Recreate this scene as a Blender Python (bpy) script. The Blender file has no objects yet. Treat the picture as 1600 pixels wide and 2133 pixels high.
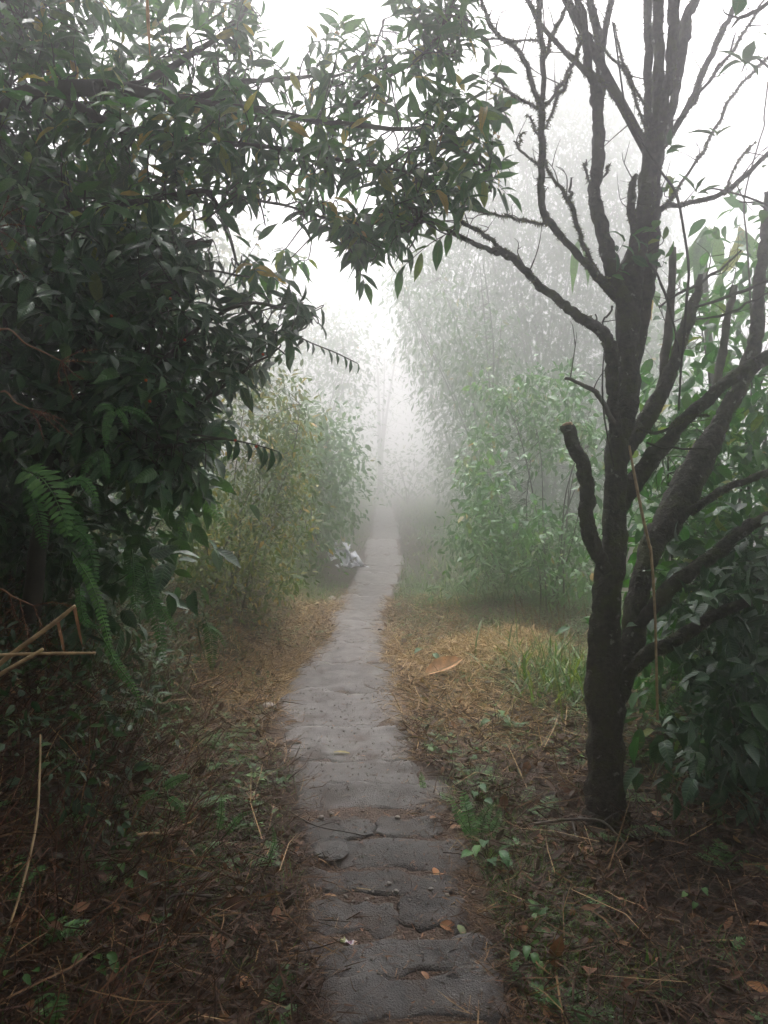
import bpy, math, random
import numpy as np
from mathutils import Vector
from mathutils.bvhtree import BVHTree

random.seed(7)
RNG = np.random.default_rng(7)
SC = bpy.context.scene
COL = SC.collection

# ------------------------------------------------------------------ camera
FPX, CXP, CYP = 1715.0, 800.0, 1066.5          # focal length in photo pixels, photo centre
CAM_H = 1.45
PITCH = math.atan(66.0 / FPX)                  # looking slightly down
cam_data = bpy.data.cameras.new("camera")
cam_data.sensor_fit = 'HORIZONTAL'
cam_data.angle = 2 * math.atan(800.0 / FPX)
cam_data.clip_start = 0.02
cam_data.clip_end = 1000
cam = bpy.data.objects.new("camera", cam_data)
COL.objects.link(cam)
cam.location = (0, 0, CAM_H)
cam.rotation_euler = (math.pi / 2 - PITCH, 0, 0)
SC.camera = cam

# ------------------------------------------------------------------ sky, sun, exposure
SUN_EL, SUN_AZ = math.radians(61), math.radians(4)     # high ahead, behind the cloud
world = bpy.data.worlds.new("World")
SC.world = world
world.use_nodes = True
wn = world.node_tree
wn.nodes.clear()
w_out = wn.nodes.new("ShaderNodeOutputWorld")
w_bg = wn.nodes.new("ShaderNodeBackground")
w_sky = wn.nodes.new("ShaderNodeTexSky")
w_sky.sky_type = 'NISHITA'
w_sky.sun_disc = False
w_sky.sun_elevation = SUN_EL
w_sky.sun_rotation = SUN_AZ
w_sky.air_density = 1.0
w_sky.dust_density = 6.0
w_sky.ozone_density = 1.0
w_hs = wn.nodes.new("ShaderNodeHueSaturation")
w_hs.inputs["Saturation"].default_value = 0.10         # an overcast, colourless sky
wn.links.new(w_sky.outputs[0], w_hs.inputs["Color"])
w_tint = wn.nodes.new("ShaderNodeMixRGB")
w_tint.blend_type = 'MULTIPLY'
w_tint.inputs[0].default_value = 1.0
w_tint.inputs[2].default_value = (1.0, 0.972, 0.985, 1)  # the cloud's faint rose cast
wn.links.new(w_hs.outputs[0], w_tint.inputs[1])
wn.links.new(w_tint.outputs[0], w_bg.inputs["Color"])
w_bg.inputs["Strength"].default_value = 0.15
wn.links.new(w_bg.outputs[0], w_out.inputs["Surface"])

sun_data = bpy.data.lights.new("sun", 'SUN')
sun_data.energy = 0.5
sun_data.angle = math.radians(25)
sun_data.color = (1.0, 0.97, 0.93)
sun = bpy.data.objects.new("sun", sun_data)
COL.objects.link(sun)
sd = Vector((math.sin(SUN_AZ) * math.cos(SUN_EL), math.cos(SUN_AZ) * math.cos(SUN_EL), math.sin(SUN_EL)))
sun.rotation_euler = sd.to_track_quat('Z', 'Y').to_euler()
sun.location = (0, 10, 20)

SC.view_settings.view_transform = 'Standard'
SC.view_settings.look = 'None'
SC.view_settings.exposure = 1.32
SC.view_settings.gamma = 1.0
SC.view_settings.use_curve_mapping = False
SC.render.engine = 'CYCLES'
cy = SC.cycles
cy.max_bounces = 20
cy.diffuse_bounces = 3
cy.glossy_bounces = 2
cy.transmission_bounces = 3
cy.volume_bounces = 16
cy.use_denoising = True
cy.use_adaptive_sampling = False
cy.sample_clamp_indirect = 2.5
cy.caustics_reflective = False
cy.caustics_refractive = False

HAZE_DENSITY = 0.045
HAZE_G = 0.92

# ------------------------------------------------------------------ geometry helpers
CP, SP = math.cos(PITCH), math.sin(PITCH)


def P(px, py, d):
    """world point seen at photo pixel (px, py), d metres ahead of the camera"""
    u = (px - CXP) / FPX * d
    v = (CYP - py) / FPX * d
    return np.array([u, d * CP + v * SP, CAM_H - d * SP + v * CP])


def hash2(ix, iy, seed):
    h = (ix * 374761393 + iy * 668265263 + seed * 974634773) & 0xFFFFFFFF
    h = ((h ^ (h >> 13)) * 1274126177) & 0xFFFFFFFF
    h = h ^ (h >> 16)
    return (h & 0xFFFF) / 65535.0


def vnoise(x, y, scale=1.0, seed=0):
    x = np.asarray(x, float) * scale + 1000.0
    y = np.asarray(y, float) * scale + 1000.0
    ix = np.floor(x).astype(np.int64)
    iy = np.floor(y).astype(np.int64)
    fx = x - ix
    fy = y - iy
    fx = fx * fx * (3 - 2 * fx)
    fy = fy * fy * (3 - 2 * fy)
    a = hash2(ix, iy, seed)
    b = hash2(ix + 1, iy, seed)
    c = hash2(ix, iy + 1, seed)
    d = hash2(ix + 1, iy + 1, seed)
    return (a * (1 - fx) + b * fx) * (1 - fy) + (c * (1 - fx) + d * fx) * fy


PY = np.array([-6, 1.0, 1.5, 2.2, 3.2, 3.8, 4.4, 5.2, 6.2, 7.0, 8.3, 10, 13, 18, 30, 80.])
PCX = np.array([.25, .11, .10, .07, .01, -.12, -.23, -.30, -.32, -.26, -.27, -.2, -.05, 0.0, 0.05, .3])
PHW = np.array([.3, .31, .31, .31, .33, .36, .40, .41, .40, .31, .29, .32, .35, .35, .35, .35])


def pathc(y):
    return np.interp(y, PY, PCX)


def pathw(y):
    return np.interp(y, PY, PHW)


def sstep(t):
    t = np.clip(t, 0, 1)
    return t * t * (3 - 2 * t)


def zg(x, y):
    x = np.asarray(x, float)
    y = np.asarray(y, float)
    base = 0.012 * np.clip(y - 8, 0, 60) * sstep((y - 8) / 4)
    c, w = pathc(y), pathw(y)
    tl = np.clip((c - w) - x - 0.05, 0, None)
    bank = 0.14 * tl + 0.80 * np.clip(tl - 0.28, 0, None)
    bank = 2.0 * np.tanh(bank / 2.0)
    tr = np.clip(x - (c + w) - 0.05, 0, None)
    rb = 0.03 * np.clip(tr, 0, 1.2) - 0.10 * np.clip(tr - 2.2, 0, 12)
    off = sstep(np.maximum(tl, tr) / 0.35)
    n = (vnoise(x, y, 1.3, 3) - 0.5) * 0.12 + (vnoise(x, y, 4.2, 5) - 0.5) * 0.07 + (vnoise(x, y, 11, 6) - .5) * 0.025
    return base + bank + rb + n * off + (vnoise(x, y, 7, 8) - .5) * 0.008


SLAB_TREES = []


def surf(x, y):
    """height of whatever one would step on: ground, path bed or slab"""
    z = float(zg(x, y))
    if abs(x - float(pathc(y))) < float(pathw(y)) * 1.3:
        z += .007
        for t_, y0_, y1_ in SLAB_TREES:
            if y0_ - .3 < y < y1_ + .3:
                h_ = t_.ray_cast(Vector((x, y, z + 1)), Vector((0, 0, -1)))
                if h_[0] is not None:
                    z = max(z, h_[0].z)
    return z


def G(px, py):
    """where the ray through a photo pixel meets the ground"""
    d = 0.8
    last = 0.8
    while d < 40:
        p = P(px, py, d)
        if p[2] <= zg(p[0], p[1]):
            lo, hi = last, d
            for _ in range(18):
                m = (lo + hi) / 2
                p = P(px, py, m)
                if p[2] <= zg(p[0], p[1]):
                    hi = m
                else:
                    lo = m
            p = P(px, py, hi)
            return np.array([p[0], p[1], surf(p[0], p[1])])
        last = d
        d *= 1.02
    p = P(px, py, 20)
    return np.array([p[0], p[1], float(zg(p[0], p[1]))])


def unit(v):
    v = np.asarray(v, float)
    n = np.linalg.norm(v, axis=-1, keepdims=True)
    return v / np.maximum(n, 1e-9)


class Geo:
    """collects vertices, faces and a per-vertex (u, v, tint) attribute for ONE mesh object"""

    def __init__(s):
        s.V, s.A, s.F3, s.F4, s.n = [], [], [], [], 0

    def add(s, V, A, F3=None, F4=None):
        if F3 is not None and len(F3):
            s.F3.append(np.asarray(F3) + s.n)
        if F4 is not None and len(F4):
            s.F4.append(np.asarray(F4) + s.n)
        s.V.append(V)
        s.A.append(A)
        s.n += len(V)
        return s

    def mesh(s, name, mat, smooth=True):
        V = np.concatenate(s.V).astype(np.float32)
        A = np.concatenate(s.A).astype(np.float32)
        F3 = np.concatenate(s.F3) if s.F3 else np.zeros((0, 3), int)
        F4 = np.concatenate(s.F4) if s.F4 else np.zeros((0, 4), int)
        me = bpy.data.meshes.new(name)
        me.vertices.add(len(V))
        me.vertices.foreach_set("co", V.ravel())
        loops = np.concatenate([F3.ravel(), F4.ravel()]).astype(np.int32)
        me.loops.add(len(loops))
        me.loops.foreach_set("vertex_index", loops)
        nf = len(F3) + len(F4)
        starts = np.concatenate([np.arange(len(F3)) * 3, len(F3) * 3 + np.arange(len(F4)) * 4]).astype(np.int32)
        me.polygons.add(nf)
        me.polygons.foreach_set("loop_start", starts)
        me.polygons.foreach_set("use_smooth", np.full(nf, smooth))
        at = me.attributes.new("luv", 'FLOAT_VECTOR', 'POINT')
        at.data.foreach_set("vector", A.ravel())
        me.update(calc_edges=True)
        me.materials.append(mat)
        return me

    def build(s, name, mat, parent=None, smooth=True, origin=None):
        if not s.V:
            return None
        if origin is not None:
            s.V = [v - np.asarray(origin) for v in s.V]
        elif parent is not None:
            o0 = np.array(parent.location)
            s.V = [v - o0 for v in s.V]
        me = s.mesh(name, mat, smooth)
        o = bpy.data.objects.new(name, me)
        COL.objects.link(o)
        if origin is not None:
            o.location = origin
        if parent is not None:
            o.parent = parent
        return o


def thing(name, label, cat, loc, group=None):
    o = bpy.data.objects.new(name, None)
    COL.objects.link(o)
    o.location = loc
    o.empty_display_size = 0.1
    o["label"] = label
    o["category"] = cat
    if group:
        o["group"] = group
    return o


def tag(o, label, cat, group=None, kind=None):
    o["label"] = label
    o["category"] = cat
    if group:
        o["group"] = group
    if kind:
        o["kind"] = kind
    return o


# leaf templates: (vertices x,y(=v),z ; faces) with |x|<=1 as half width
def leaf_template(rows, pw=0.9, peak=0.85, fold=0.28, wave=0.0, tip=1.0):
    V, F3, F4 = [[0, 0, 0]], [], []
    for k, v in enumerate(rows):
        w = math.sin(math.pi * v ** peak) ** pw
        if v > 0.8:
            w *= tip
        wv = wave * math.sin(v * 19.0)
        V += [[-w, v, fold * w + wv], [0, v, 0], [w, v, fold * w - wv]]
    V.append([0, 1, 0])
    n = len(rows)
    F3 += [[0, 2, 1], [0, 3, 2]]
    for k in range(n - 1):
        a = 1 + 3 * k
        F4 += [[a, a + 1, a + 4, a + 3], [a + 1, a + 2, a + 5, a + 4]]
    a = 1 + 3 * (n - 1)
    t = len(V) - 1
    F3 += [[a, a + 1, t], [a + 1, a + 2, t]]
    return np.array(V, float), np.array(F3), np.array(F4) if F4 else np.zeros((0, 4), int)


LEAF_NEAR = leaf_template([.1, .26, .45, .65, .83, .93], tip=0.75, wave=0.09, fold=.38)
LEAF_MID = leaf_template([.3, .68], fold=0.22)
LEAF_FAR = (np.array([[0, 0, 0], [-1, .45, .2], [1, .45, .2], [0, 1, 0]], float), np.array([[0, 3, 1], [0, 2, 3]]), np.zeros((0, 4), int))
BLADE = (np.array([[-1, 0, 0], [1, 0, 0], [-.9, .4, 0], [.9, .4, 0], [-.6, .75, 0], [.6, .75, 0], [0, 1, 0]], float),
         np.array([[4, 5, 6]]), np.array([[0, 1, 3, 2], [2, 3, 5, 4]]))
STRAW = (np.array([[-1, 0, 0], [1, 0, 0], [-.9, .5, 0], [.9, .5, 0], [0, 1, 0]], float),
         np.array([[2, 3, 4]]), np.array([[0, 1, 3, 2]]))


def add_leaves(geo, tmpl, pos, dirs, ups, length, hw, bend, tint, side=None):
    """a batch of leaves; dirs = along the leaf, ups = where the upper face looks, hw = half width in metres"""
    T, F3, F4 = tmpl
    N = len(pos)
    if N == 0:
        return
    pos = np.asarray(pos, float)
    Y = unit(dirs)
    X = unit(np.cross(Y, ups) + 1e-6)
    Z = np.cross(X, Y)
    length = np.broadcast_to(np.asarray(length, float), (N,))
    hw = np.broadcast_to(np.asarray(hw, float), (N,))
    bend = np.broadcast_to(np.asarray(bend, float), (N,))
    tint = np.broadcast_to(np.asarray(tint, float), (N,))
    b = np.where(np.abs(bend) < 1e-3, 1e-3, bend)[:, None]
    v = T[:, 1][None, :]
    yl = np.sin(b * v) / b * length[:, None]
    zl = -(1 - np.cos(b * v)) / b * length[:, None] + T[:, 2][None, :] * hw[:, None]
    xl = T[:, 0][None, :] * hw[:, None]
    if side is not None:
        xl = xl + np.asarray(side)[:, None] * v * v * length[:, None]
    W = pos[:, None, :] + xl[..., None] * X[:, None, :] + yl[..., None] * Y[:, None, :] + zl[..., None] * Z[:, None, :]
    A = np.empty((N, len(T), 3))
    A[..., 0] = T[:, 0]
    A[..., 1] = T[:, 1]
    A[..., 2] = tint[:, None]
    off = (np.arange(N) * len(T))[:, None, None]
    f3 = (F3[None] + off).reshape(-1, 3)
    f4 = (F4[None] + off).reshape(-1, 4) if len(F4) else None
    geo.add(W.reshape(-1, 3), A.reshape(-1, 3), f3, f4)


def spline(ctrl, sub=5):
    """Catmull-Rom through rows of ctrl"""
    c = np.asarray(ctrl, float)
    if len(c) < 3:
        t = np.linspace(0, 1, sub + 1)[:, None]
        return c[0] * (1 - t) + c[-1] * t
    e = np.vstack([2 * c[0] - c[1], c, 2 * c[-1] - c[-2]])
    out = []
    for i in range(1, len(e) - 2):
        p0, p1, p2, p3 = e[i - 1], e[i], e[i + 1], e[i + 2]
        for k in range(sub):
            t = k / sub
            out.append(0.5 * (2 * p1 + (p2 - p0) * t + (2 * p0 - 5 * p1 + 4 * p2 - p3) * t * t + (3 * p1 - p0 - 3 * p2 + p3) * t ** 3))
    out.append(e[-2])
    return np.array(out)


def add_tube(geo, pts, rad, sides=6, jitter=0.0, tint=0.5, cap=True, seed=0):
    pts = np.asarray(pts, float)
    n = len(pts)
    rad = np.broadcast_to(np.asarray(rad, float), (n,)).copy()
    T = unit(np.gradient(pts, axis=0))
    ref = np.array([0.31, 0.52, 0.8]) if abs(T[0][2]) < 0.8 else np.array([1., .2, 0.])
    N = np.empty_like(T)
    nv = ref - T[0] * np.dot(ref, T[0])
    N[0] = unit(nv)
    for i in range(1, n):
        nv = N[i - 1] - T[i] * np.dot(N[i - 1], T[i])
        N[i] = unit(nv)
    B = np.cross(T, N)
    a = np.linspace(0, 2 * math.pi, sides, endpoint=False)
    L = np.concatenate([[0], np.cumsum(np.linalg.norm(np.diff(pts, axis=0), axis=1))])
    r = rad[:, None] * np.ones((1, sides))
    if jitter:
        ax = (np.arange(sides) / sides * 9.0)[None, :] + seed * 13.7
        r = r * (1 + jitter * ((vnoise(ax + 0 * L[:, None], L[:, None] / np.maximum(rad.mean(), 1e-3) * 0.6, 1.0, seed) - .5)
                               + .6 * (vnoise(ax * 2.3 + 0 * L[:, None], L[:, None] / np.maximum(rad.mean(), 1e-3) * 1.7, 1.0, seed + 9) - .5)) * 2)
    V = pts[:, None, :] + r[..., None] * (np.cos(a)[None, :, None] * N[:, None, :] + np.sin(a)[None, :, None] * B[:, None, :])
    A = np.empty((n, sides, 3))
    A[..., 0] = (np.arange(sides) / sides)[None, :]
    A[..., 1] = L[:, None]
    A[..., 2] = tint
    i = np.arange(n - 1)[:, None] * sides
    j = np.arange(sides)[None, :]
    j2 = (np.arange(sides) + 1) % sides
    F4 = np.stack([i + j, i + j2[None, :], i + sides + j2[None, :], i + sides + j], -1).reshape(-1, 4)
    V = V.reshape(-1, 3)
    A = A.reshape(-1, 3)
    F3 = []
    if cap:
        V = np.vstack([V, pts[-1] + T[-1] * rad[-1] * 0.3])
        A = np.vstack([A, [0, 0, tint]])
        k = len(V) - 1
        o = (n - 1) * sides
        F3 = [[o + q, o + (q + 1) % sides, k] for q in range(sides)]
    geo.add(V, A, np.array(F3) if len(F3) else None, F4)


def in_poly(x, y, poly):
    c = np.zeros(len(x), bool)
    j = len(poly) - 1
    for i in range(len(poly)):
        xi, yi = poly[i]
        xj, yj = poly[j]
        cond = ((yi > y) != (yj > y)) & (x < (xj - xi) * (y - yi) / (yj - yi + 1e-12) + xi)
        c ^= cond
        j = i
    return c


def sample_poly(poly, n, holes=(), rng=RNG):
    p = np.array(poly, float)
    lo, hi = p.min(0), p.max(0)
    out = np.zeros((0, 2))
    while len(out) < n:
        q = lo + rng.random((n * 3, 2)) * (hi - lo)
        m = in_poly(q[:, 0], q[:, 1], poly)
        for h, keep in holes:
            m &= ~(in_poly(q[:, 0], q[:, 1], h) & (rng.random(len(q)) > keep))
        out = np.vstack([out, q[m]])
    return out[:n]


# ------------------------------------------------------------------ materials
def new_mat(name):
    m = bpy.data.materials.new(name)
    m.use_nodes = True
    nt = m.node_tree
    nt.nodes.clear()
    return m, nt, nt.nodes, nt.links


def ramp(nodes, stops, interp='LINEAR'):
    r = nodes.new("ShaderNodeValToRGB")
    cr = r.color_ramp
    cr.interpolation = interp
    while len(cr.elements) > 1:
        cr.elements.remove(cr.elements[0])
    cr.elements[0].position = stops[0][0]
    cr.elements[0].color = (*stops[0][1], 1)
    for p, c in stops[1:]:
        e = cr.elements.new(p)
        e.color = (*c, 1)
    return r


def math_node(nt, op, a, b=None):
    n = nt.nodes.new("ShaderNodeMath")
    n.operation = op
    for k, v in enumerate((a, b)):
        if v is None:
            continue
        if isinstance(v, (int, float)):
            n.inputs[k].default_value = v
        else:
            nt.links.new(v, n.inputs[k])
    return n.outputs[0]


def leaf_mat(name, stops, rough=0.4, trans=0.25, veins=0.0, spec=0.4, vary=0.35, nscale=40.0):
    m, nt, N, L = new_mat(name)
    out = N.new("ShaderNodeOutputMaterial")
    pr = N.new("ShaderNodeBsdfPrincipled")
    at = N.new("ShaderNodeAttribute")
    at.attribute_name = "luv"
    sep = N.new("ShaderNodeSeparateXYZ")
    L.new(at.outputs["Vector"], sep.inputs[0])
    rp = ramp(N, stops)
    L.new(sep.outputs[2], rp.inputs[0])
    tc = N.new("ShaderNodeTexCoord")
    nz = N.new("ShaderNodeTexNoise")
    nz.inputs["Scale"].default_value = nscale
    nz.inputs["Detail"].default_value = 3
    L.new(tc.outputs["Object"], nz.inputs["Vector"])
    mr = N.new("ShaderNodeMapRange")
    mr.inputs[1].default_value = 0.3
    mr.inputs[2].default_value = 0.7
    mr.inputs[3].default_value = 1 - vary
    mr.inputs[4].default_value = 1 + vary
    L.new(nz.outputs[0], mr.inputs[0])
    mul = N.new("ShaderNodeMixRGB")
    mul.blend_type = 'MULTIPLY'
    mul.inputs[0].default_value = 1
    L.new(rp.outputs[0], mul.inputs[1])
    L.new(mr.outputs[0], mul.inputs[2])
    col = mul.outputs[0]
    if veins:
        au = math_node(nt, 'ABSOLUTE', sep.outputs[0])
        ph = math_node(nt, 'SUBTRACT', sep.outputs[1], math_node(nt, 'MULTIPLY', au, 0.22))
        sn = math_node(nt, 'SINE', math_node(nt, 'MULTIPLY', ph, 62.0))
        ridge = math_node(nt, 'POWER', math_node(nt, 'MAXIMUM', sn, 0.0), 3.0)
        mid = math_node(nt, 'LESS_THAN', au, 0.07)
        h = math_node(nt, 'MAXIMUM', ridge, mid)
        bp = N.new("ShaderNodeBump")
        bp.inputs["Strength"].default_value = veins
        bp.inputs["Distance"].default_value = 0.004
        bp.invert = True
        L.new(h, bp.inputs["Height"])
        L.new(bp.outputs[0], pr.inputs["Normal"])
        mx = N.new("ShaderNodeMixRGB")
        mx.inputs[2].default_value = (0.10, 0.16, 0.06, 1)
        L.new(math_node(nt, 'MULTIPLY', mid, 0.5), mx.inputs[0])
        L.new(col, mx.inputs[1])
        col = mx.outputs[0]
    L.new(col, pr.inputs["Base Color"])
    pr.inputs["Roughness"].default_value = rough
    pr.inputs["Specular IOR Level"].default_value = spec
    if trans > 0:
        tl = N.new("ShaderNodeBsdfTranslucent")
        tcm = N.new("ShaderNodeMixRGB")
        tcm.blend_type = 'MULTIPLY'
        tcm.inputs[0].default_value = 1
        tcm.inputs[2].default_value = (1.5, 1.7, 0.7, 1)
        L.new(col, tcm.inputs[1])
        L.new(tcm.outputs[0], tl.inputs[0])
        ms = N.new("ShaderNodeMixShader")
        ms.inputs[0].default_value = trans
        L.new(pr.outputs[0], ms.inputs[1])
        L.new(tl.outputs[0], ms.inputs[2])
        L.new(ms.outputs[0], out.inputs[0])
    else:
        L.new(pr.outputs[0], out.inputs[0])
    return m


def rough_mat(name, c1, c2, c3=None, scale=8.0, detail=6, rough=0.85, bump=0.4, bump_scale=60.0, bump_dist=0.01, c3_scale=3.0, c3_lo=0.5, c3_hi=0.62, spec=0.3, voro=0.0, c4=None, c4_scale=20.0, each=0.0):
    """a mottled natural surface: two colours by noise, a third in patches, fine relief"""
    m, nt, N, L = new_mat(name)
    out = N.new("ShaderNodeOutputMaterial")
    pr = N.new("ShaderNodeBsdfPrincipled")
    L.new(pr.outputs[0], out.inputs[0])
    tc = N.new("ShaderNodeTexCoord")
    n1 = N.new("ShaderNodeTexNoise")
    n1.inputs["Scale"].default_value = scale
    n1.inputs["Detail"].default_value = detail
    n1.inputs["Roughness"].default_value = 0.65
    L.new(tc.outputs["Object"], n1.inputs["Vector"])
    r = ramp(N, [(0.32, c1), (0.68, c2)])
    L.new(n1.outputs[0], r.inputs[0])
    col = r.outputs[0]
    if c3 is not None:
        n2 = N.new("ShaderNodeTexNoise")
        n2.inputs["Scale"].default_value = c3_scale
        n2.inputs["Detail"].default_value = 8
        n2.inputs["Roughness"].default_value = 0.7
        L.new(tc.outputs["Object"], n2.inputs["Vector"])
        r2 = ramp(N, [(c3_lo, (0, 0, 0)), (c3_hi, (1, 1, 1))])
        L.new(n2.outputs[0], r2.inputs[0])
        mx = N.new("ShaderNodeMixRGB")
        L.new(r2.outputs[0], mx.inputs[0])
        L.new(col, mx.inputs[1])
        mx.inputs[2].default_value = (*c3, 1)
        col = mx.outputs[0]
    if each:
        oi = N.new("ShaderNodeObjectInfo")
        mre = N.new("ShaderNodeMapRange")
        mre.inputs[3].default_value = 1 - each
        mre.inputs[4].default_value = 1 + each
        L.new(oi.outputs["Random"], mre.inputs[0])
        me_ = N.new("ShaderNodeMixRGB")
        me_.blend_type = 'MULTIPLY'
        me_.inputs[0].default_value = 1
        L.new(col, me_.inputs[1])
        L.new(mre.outputs[0], me_.inputs[2])
        col = me_.outputs[0]
    if c4 is not None:
        n4 = N.new("ShaderNodeTexNoise")
        n4.inputs["Scale"].default_value = c4_scale
        n4.inputs["Detail"].default_value = 4
        L.new(tc.outputs["Object"], n4.inputs["Vector"])
        r4 = ramp(N, [(.66, (0, 0, 0)), (.70, (1, 1, 1))])
        L.new(n4.outputs[0], r4.inputs[0])
        mx4 = N.new("ShaderNodeMixRGB")
        L.new(r4.outputs[0], mx4.inputs[0])
        L.new(col, mx4.inputs[1])
        mx4.inputs[2].default_value = (*c4, 1)
        col = mx4.outputs[0]
    L.new(col, pr.inputs["Base Color"])
    nb = N.new("ShaderNodeTexNoise")
    nb.inputs["Scale"].default_value = bump_scale
    nb.inputs["Detail"].default_value = 6
    nb.inputs["Roughness"].default_value = 0.7
    L.new(tc.outputs["Object"], nb.inputs["Vector"])
    hgt = nb.outputs[0]
    if voro:
        vo = N.new("ShaderNodeTexVoronoi")
        vo.inputs["Scale"].default_value = voro
        L.new(tc.outputs["Object"], vo.inputs["Vector"])
        hgt = math_node(nt, 'ADD', hgt, math_node(nt, 'MULTIPLY', vo.outputs["Distance"], 0.8))
    bp = N.new("ShaderNodeBump")
    bp.inputs["Strength"].default_value = bump
    bp.inputs["Distance"].default_value = bump_dist
    L.new(hgt, bp.inputs["Height"])
    L.new(bp.outputs[0], pr.inputs["Normal"])
    pr.inputs["Roughness"].default_value = rough
    pr.inputs["Specular IOR Level"].default_value = spec
    return m


GREEN_DARK = [(0.000, (0.0126, 0.0450, 0.0224)), (0.500, (0.0238, 0.0840, 0.0336)), (0.840, (0.0476, 0.1275, 0.0336)), (0.920, (0.1260, 0.1650, 0.0280)), (0.960, (0.3080, 0.2550, 0.0280)), (1.000, (0.2240, 0.0900, 0.0280))]
GREEN_OVER = [(0.000, (0.0145, 0.0690, 0.0243)), (0.500, (0.0348, 0.1350, 0.0324)), (0.820, (0.0812, 0.2025, 0.0297)), (0.910, (0.1885, 0.2250, 0.0338)), (0.960, (0.4060, 0.3000, 0.0405)), (1.000, (0.2900, 0.1200, 0.0270))]
GREEN_MID = [(0.000, (0.0264, 0.0878, 0.0220)), (0.500, (0.0504, 0.1418, 0.0308)), (0.850, (0.1020, 0.2025, 0.0440)), (0.930, (0.2640, 0.2295, 0.0440)), (1.000, (0.3600, 0.1620, 0.0330))]
GREEN_PALE = [(0.000, (0.0345, 0.1063, 0.0352)), (0.500, (0.0747, 0.1812, 0.0605)), (0.850, (0.1495, 0.2625, 0.0990)), (0.940, (0.2875, 0.2250, 0.0550)), (1.000, (0.3795, 0.1750, 0.0440))]
GREEN_AUT = [(0.000, (0.0325, 0.0720, 0.0180)), (0.400, (0.0750, 0.1320, 0.0240)), (0.620, (0.1750, 0.1800, 0.0300)), (0.800, (0.3750, 0.2400, 0.0350)), (1.000, (0.4500, 0.1680, 0.0350))]
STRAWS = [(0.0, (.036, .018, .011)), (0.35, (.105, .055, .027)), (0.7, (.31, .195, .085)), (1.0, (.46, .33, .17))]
LITTER = [(0.000, (0.0250, 0.0121, 0.0085)), (0.400, (0.0625, 0.0275, 0.0162)), (0.700, (0.1187, 0.0506, 0.0247)), (0.900, (0.2250, 0.0990, 0.0427)), (1.000, (0.3500, 0.1980, 0.1045))]
GRASS = [(0.000, (0.0264, 0.0770, 0.0180)), (0.500, (0.0540, 0.1330, 0.0250)), (0.800, (0.1020, 0.1820, 0.0350)), (1.000, (0.2400, 0.2380, 0.0600))]
FERN = [(0.0, (.028, .085, .024)), (0.5, (.058, .165, .042)), (1.0, (.13, .26, .075))]

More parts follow.
